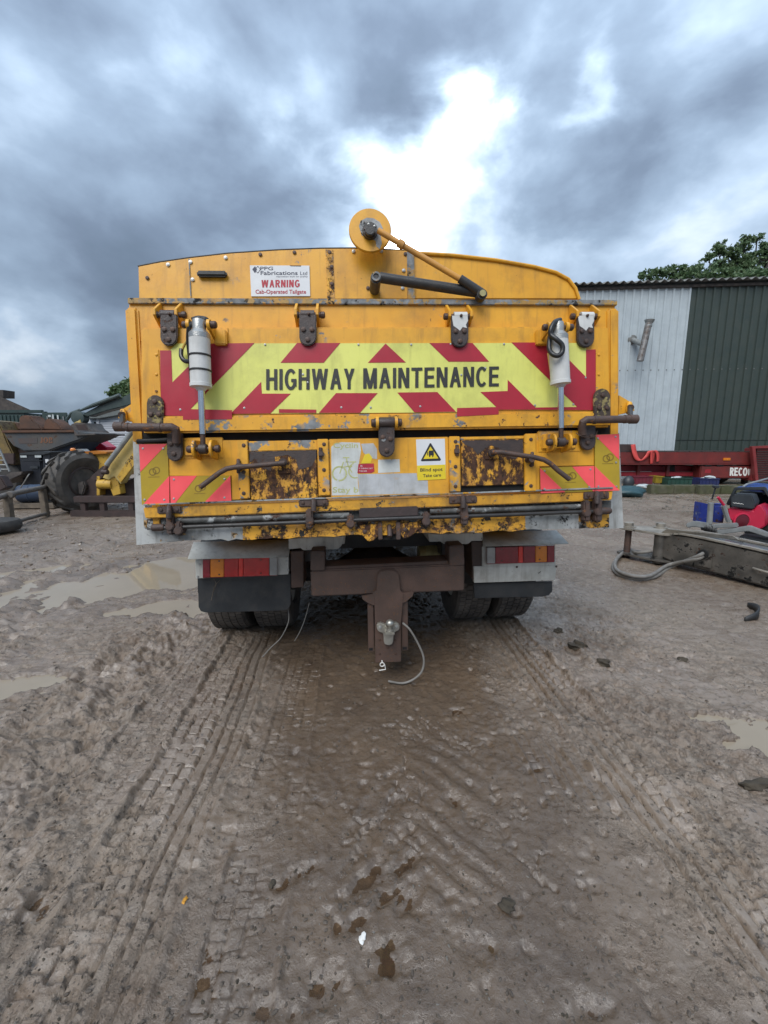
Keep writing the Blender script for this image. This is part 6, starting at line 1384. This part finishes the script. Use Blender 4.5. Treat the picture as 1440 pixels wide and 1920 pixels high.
ppoly('pivot_cheek', 'mach_yellow', ld, [(181, 893), (187, 893), (187, 929), (181, 929)], Yl-.03, .2, .006)
ppoly('pivot_cheek', 'mach_yellow', ld, [(206, 894), (218, 892), (224, 912), (226, 926), (212, 930), (206, 915)], Yl-.03, .2, .006)
MB().tube([A(186, 908, Yl+.02), A(212, 908, Yl+.02)], .10, 16).build('pivot_drum', 'mach_yellow', ld)
ppoly('axle_box', 'bucket_steel', ld, [(144, 906), (156, 902), (160, 912), (155, 928), (147, 927)], Yl+.05, .3, .02)
for y0, y1, x0 in ((931, 943, 137), (958, 970, 131)):
    pbox('carriage_beam', 'brown_steel', ld, x0, y0, 275, y1, Yl-.35, .14, .012)
for x in (150, 186, 240): pbox('carriage_post', 'brown_steel', ld, x, 942, x+10, 959, Yl-.32, .1, .008)
# generator box
Yg = 9.9
gn = thing('generator_box', 'black generator box with white stickers behind the big tyre', 'generator', (A(65, 895, Yg).x, Yg+.3, 0))
a, b = A(40, 893, Yg), A(79, 893, Yg); z1 = A(60, 850, Yg).z
MB().box(((a.x+b.x)/2, Yg+.28, z1/2), (b.x-a.x, .55, z1)).build('casing', 'gen_black', gn, bevel=.02)
ppoly('end_panel', 'gen_black', gn, [(79.5, 852), (94, 849), (95, 890), (79.5, 894)], Yg+.02, .5, .01)
ppoly('lid', 'plastic_black', gn, [(36, 849.5), (60, 847), (94, 847), (94, 850), (80, 853), (37, 853)], Yg-.03, .62, .01)
for x0, y0, x1, y1 in ((38, 854, 50, 858), (65, 853, 77, 858)): pbox('label_plate', 'pale_scrap', gn, x0, y0, x1, y1, Yg-.012, .012, .002)
for x0, y0, x1, y1 in ((85, 861, 91, 868), (86, 873, 92, 881)): pbox('sticker', 'sign_white', gn, x0, y0, x1, y1, Yg+.008, .012, .001)
pbox('handle', 'plastic_black', gn, 56, 874, 71, 879, Yg-.03, .04, .008)
pbox('panel_seam', 'plastic_black', gn, 41, 863, 79, 864, Yg-.008, .012, .001)
# drum lying on scrap
Yq = 9.2
p0, p1 = A(25, 905, Yq), A(93, 901, Yq); r_ = .19; zc_ = .30
dr_ = thing('blue_drum', 'dark blue plastic drum lying on its side beside the generator', 'drum', ((p0.x+p1.x)/2, Yq+.1, zc_-r_))
q0, q1 = Vector((p0.x, Yq+.1, zc_)), Vector((p1.x, Yq+.2, zc_+.03)); L_ = (q1-q0).length
MB().lathe(q0, q1-q0, [(r_*.8, 0), (r_*.97, .03), (r_, .07), (r_, L_*.3), (r_*1.04, L_*.31), (r_*1.04, L_*.34), (r_, L_*.35), (r_, L_*.65), (r_*1.04, L_*.66), (r_*1.04, L_*.69), (r_, L_*.70), (r_, L_-.07), (r_*.8, L_)], 32).build('drum_shell', 'drum_blue', dr_)
MB().tube(smooth_path([A(38, 915, Yq-.12), A(45, 905, Yq-.13), A(52, 893, Yq-.10), A(55, 889, Yq)]), .012, 6).build('rope', 'hose_grey', dr_)
MB().box(((p0.x+p1.x)/2, Yq+.15, .055), (1.0, .5, .10)).build('pallet_base', 'timber', None, bevel=.01)
o = bpy.data.objects['pallet_base']; o.name = 'timber_bearer'; tag(o, 'dark timber bearer under the blue drum', 'timber')
o = ppoly('scrap_sheet', 'bucket_steel', None, [(2, 897), (18, 886), (42, 884), (40, 890), (22, 898), (8, 908)], Yq+.4, .5, .01); tag(o, 'grey bent scrap sheet behind the blue drum', 'scrap sheet')
o = ppoly('rusty_plate', 'brown_steel', None, [(-30, 925), (-30, 890), (0, 893), (13, 914), (2, 920)], Yq-.2, .2, .02); tag(o, 'brown steel plate at the left edge beside the drum', 'plate')
# ladder
ldr = thing('ladder', 'aluminium ladder leaning at the far left edge', 'ladder', (A(5, 890, 10.2).x, 10.2, 0))
for dx in (-16, 0): ptube('rail', 'galv', ldr, [(18+dx, 884, 10.2), (dx-2, 840, 10.2)], .022, 8)
for k in range(5): ptube('rung', 'galv', ldr, [(18-4*k, 880-8.5*k, 10.2), (2-4*k, 880-8.5*k, 10.2)], .015, 8)
# pipe rail on posts
rl = thing('pipe_rail', 'weathered pipe barrier on two timber posts at the left edge', 'barrier', (A(45, 985, 7.3).x, 7.4, 0))
pa, pb = G(16, 989), G(83, 968)
for P_, zt2, lean in ((pa, .52, .03), (pb, .52, -.02)):
    MB().prism([P_+Vector((-.055, 0, -.02)), P_+Vector((.055, 0, -.02)), P_+Vector((.055+lean*.5, 0, zt2)), P_+Vector((-.055+lean*.5, 0, zt2))], (0, .09, 0)).build('post', 'timber', rl, bevel=.006, jitter=.003)
d_ = (pb-pa); 
MB().tube([pa - d_*.45 + Vector((0, .03, .50)), pa+Vector((0, .03, .545)), pb + Vector((0, .03, .55)), pb + d_*.10 + Vector((0, .03, .56))], .045, 12).build('top_pipe', 'pipe_weathered', rl)
MB().tube([pa - d_*.45 + Vector((0, .12, .07)), pb + Vector((.0, .12, .05))], .032, 10).build('lower_pipe', 'pipe_weathered', rl)
MB().lathe(pa + Vector((.06, .03, .548)), d_, [(.05, 0), (.06, .01), (.06, .10), (.05, .11)], 14).build('pipe_joint', 'pipe_weathered', rl)
p = G(47, 940); o = MB().tube([p+Vector((0, 0, .05)), p+Vector((.02, .35, .05))], .045, 12).build('pipe_offcut', 'timber', None); tag(o, 'short pale pipe offcut on the mud beyond the pipe barrier', 'pipe')
p = G(-8, 1003); o = MB().lathe(p+Vector((-.12, .15, .02)), (0, 0, 1), [(.2, 0), (.30, .02), (.33, .07), (.33, .13), (.30, .18), (.2, .2)], 32).build('loose_tyre', 'tyre_dark', None); tag(o, 'dark loose tyre lying on the mud at the left edge', 'tyre')
p = G(30, 968); MB().box(p+Vector((0, .4, .05)), (.1, .1, .1))

# ------------------------------------------------------------------ loose things on the mud
def hz(x, y): h, _ = ground_height(np.array([x]), np.array([y])); return float(h[0])
def on(px, py, dz=0): p = G(px, py); return Vector((p.x, p.y, hz(p.x, p.y)+dz))
lump('mud_clod', 'clod', on(1130, 1247, .012), .036, 'round dark mud clod, nearest of the row right of the wheels', 'clod', (1.15, 1, .8), 21, .28, 'dark mud clods right of the truck', 3)
lump('mud_clod', 'clod', on(1083, 1214, .010), .045, 'broken flat mud clod, middle of the row right of the wheels', 'clod', (1.4, 1.0, .65), 22, .35, 'dark mud clods right of the truck', 3)
lump('mud_clod', 'clod', on(1047, 1185, .010), .030, 'small dark mud clod nearest the right wheel', 'clod', (1.1, 1, .8), 23, .28, 'dark mud clods right of the truck', 3)
lump('mud_clod', 'clod', on(1280, 1236, .008), .026, 'grey-brown clod on the open mud below the rubber strip', 'clod', (1.3, 1, .7), 24, .28, 'dark mud clods right of the truck', 3)
lump('mud_clod', 'clod', on(950, 1700, .006), .020, 'dark clod pressed in the mud near the bottom of the picture', 'clod', (1.2, 1, .6), 25, .28, None, 3)
lump('mud_clod', 'clod', on(1425, 1470, .008), .05, 'flat dark clod at the right edge of the mud', 'clod', (1.6, .6, .5), 26, .35, None, 3)
o = lump('white_stone', 'white_chip', on(680, 1762, .004), .009, 'white stone chip near the bottom centre of the mud', 'stone', (1, 1.3, .5), 31, .5)
o = lump('leaf', 'leaf_orange', on(346, 1694, .003), .008, 'small orange leaf on the left tyre print', 'leaf', (.8, 1.4, .3), 32, .6)
o = lump('dark_stone', 'clod', on(511, 1658, .004), .010, 'small black stone at the left of the brown puddles', 'stone', (1, 1.5, .6), 33, .5)
# gravel, crumbs and straw: nobody could count them
_b = bmesh.new(); bmesh.ops.create_icosphere(_b, subdivisions=1, radius=1); ICO = ([tuple(v.co) for v in _b.verts], [tuple(v.index for v in f.verts) for f in _b.faces]); _b.free()
def scatter(name, mat, n, fn, rng, label):
    V = []; Fc = []
    for _ in range(n):
        px, py, r_ = fn(); p = G(px, py); r_ *= rng.uniform(.5, 1.4); z = hz_fast(p.x, p.y)
        k = len(V); a = rng.uniform(0, 6.28); ca, sa = math.cos(a), math.sin(a); e1, e2 = rng.uniform(.8, 1.7), rng.uniform(.7, 1.0)
        for x, y, zz in ICO[0]:
            q = rng.uniform(.55, 1.3)*r_; x, y = x*e1, y*e2
            V.append((p.x + (x*ca-y*sa)*q, p.y + (x*sa+y*ca)*q, z + zz*q*.75 + r_*.1))
        Fc += [tuple(i+k for i in f) for f in ICO[1]]
    me = bpy.data.meshes.new(name); me.from_pydata(V, [], Fc); me.materials.append(MAT[mat])
    o = bpy.data.objects.new(name, me); COL.objects.link(o); o['kind'] = 'stuff'; o['label'] = label; o['category'] = name.split('_')[-1]
pts_cache = {}
def hz_fast(x, y):
    return HZ.get((round(x, 4), round(y, 4)), 0.0)
HZ = {}
def make_scatter(name, mat, n, fn, label):
    rng = random.Random(hash(name) % 1000 if False else len(name)*7); L_ = [fn(rng) for _ in range(n)]
    X = np.array([G(a, b).x for a, b, c in L_]); Y = np.array([G(a, b).y for a, b, c in L_]); h, _ = ground_height(X, Y)
    for x, y, z in zip(X, Y, h): HZ[(round(float(x), 4), round(float(y), 4))] = float(z)
    it = iter(L_); scatter(name, mat, n, lambda: next(it), rng, label)
make_scatter('mud_crumbs', 'crumb', 7000, lambda r: (r.uniform(-40, 1480), 930+1010*r.random()**1.5, .0021*r.choice((.6, .8, 1, 1.5, 2.6))), 'dark crumbs of mud strewn over the yard')
make_scatter('dark_grit', 'clod', 3200, lambda r: (r.uniform(-40, 1480), 950+980*r.random()**1.4, .0019*r.choice((.6, .8, 1, 1.4, 2.2))), 'dark grit and peat specks strewn over the mud')
make_scatter('pale_gravel', 'rubble', 1300, lambda r: (r.uniform(-40, 1480), 925+990*r.random()**2.0, .0021*r.choice((.7, 1, 1, 1.5))), 'pale gravel and grit strewn over the mud')
make_scatter('yard_rubble', 'rubble', 420, lambda r: (r.uniform(1180, 1480), r.uniform(922, 960), .022*r.choice((.5, .8, 1.2))), 'broken stone rubble along the kerb wall')
make_scatter('left_rubble', 'mud', 500, lambda r: (r.uniform(-40, 330), r.uniform(940, 1080), .02*r.choice((.5, .8, 1.2))), 'lumps of mud beyond the big puddle')
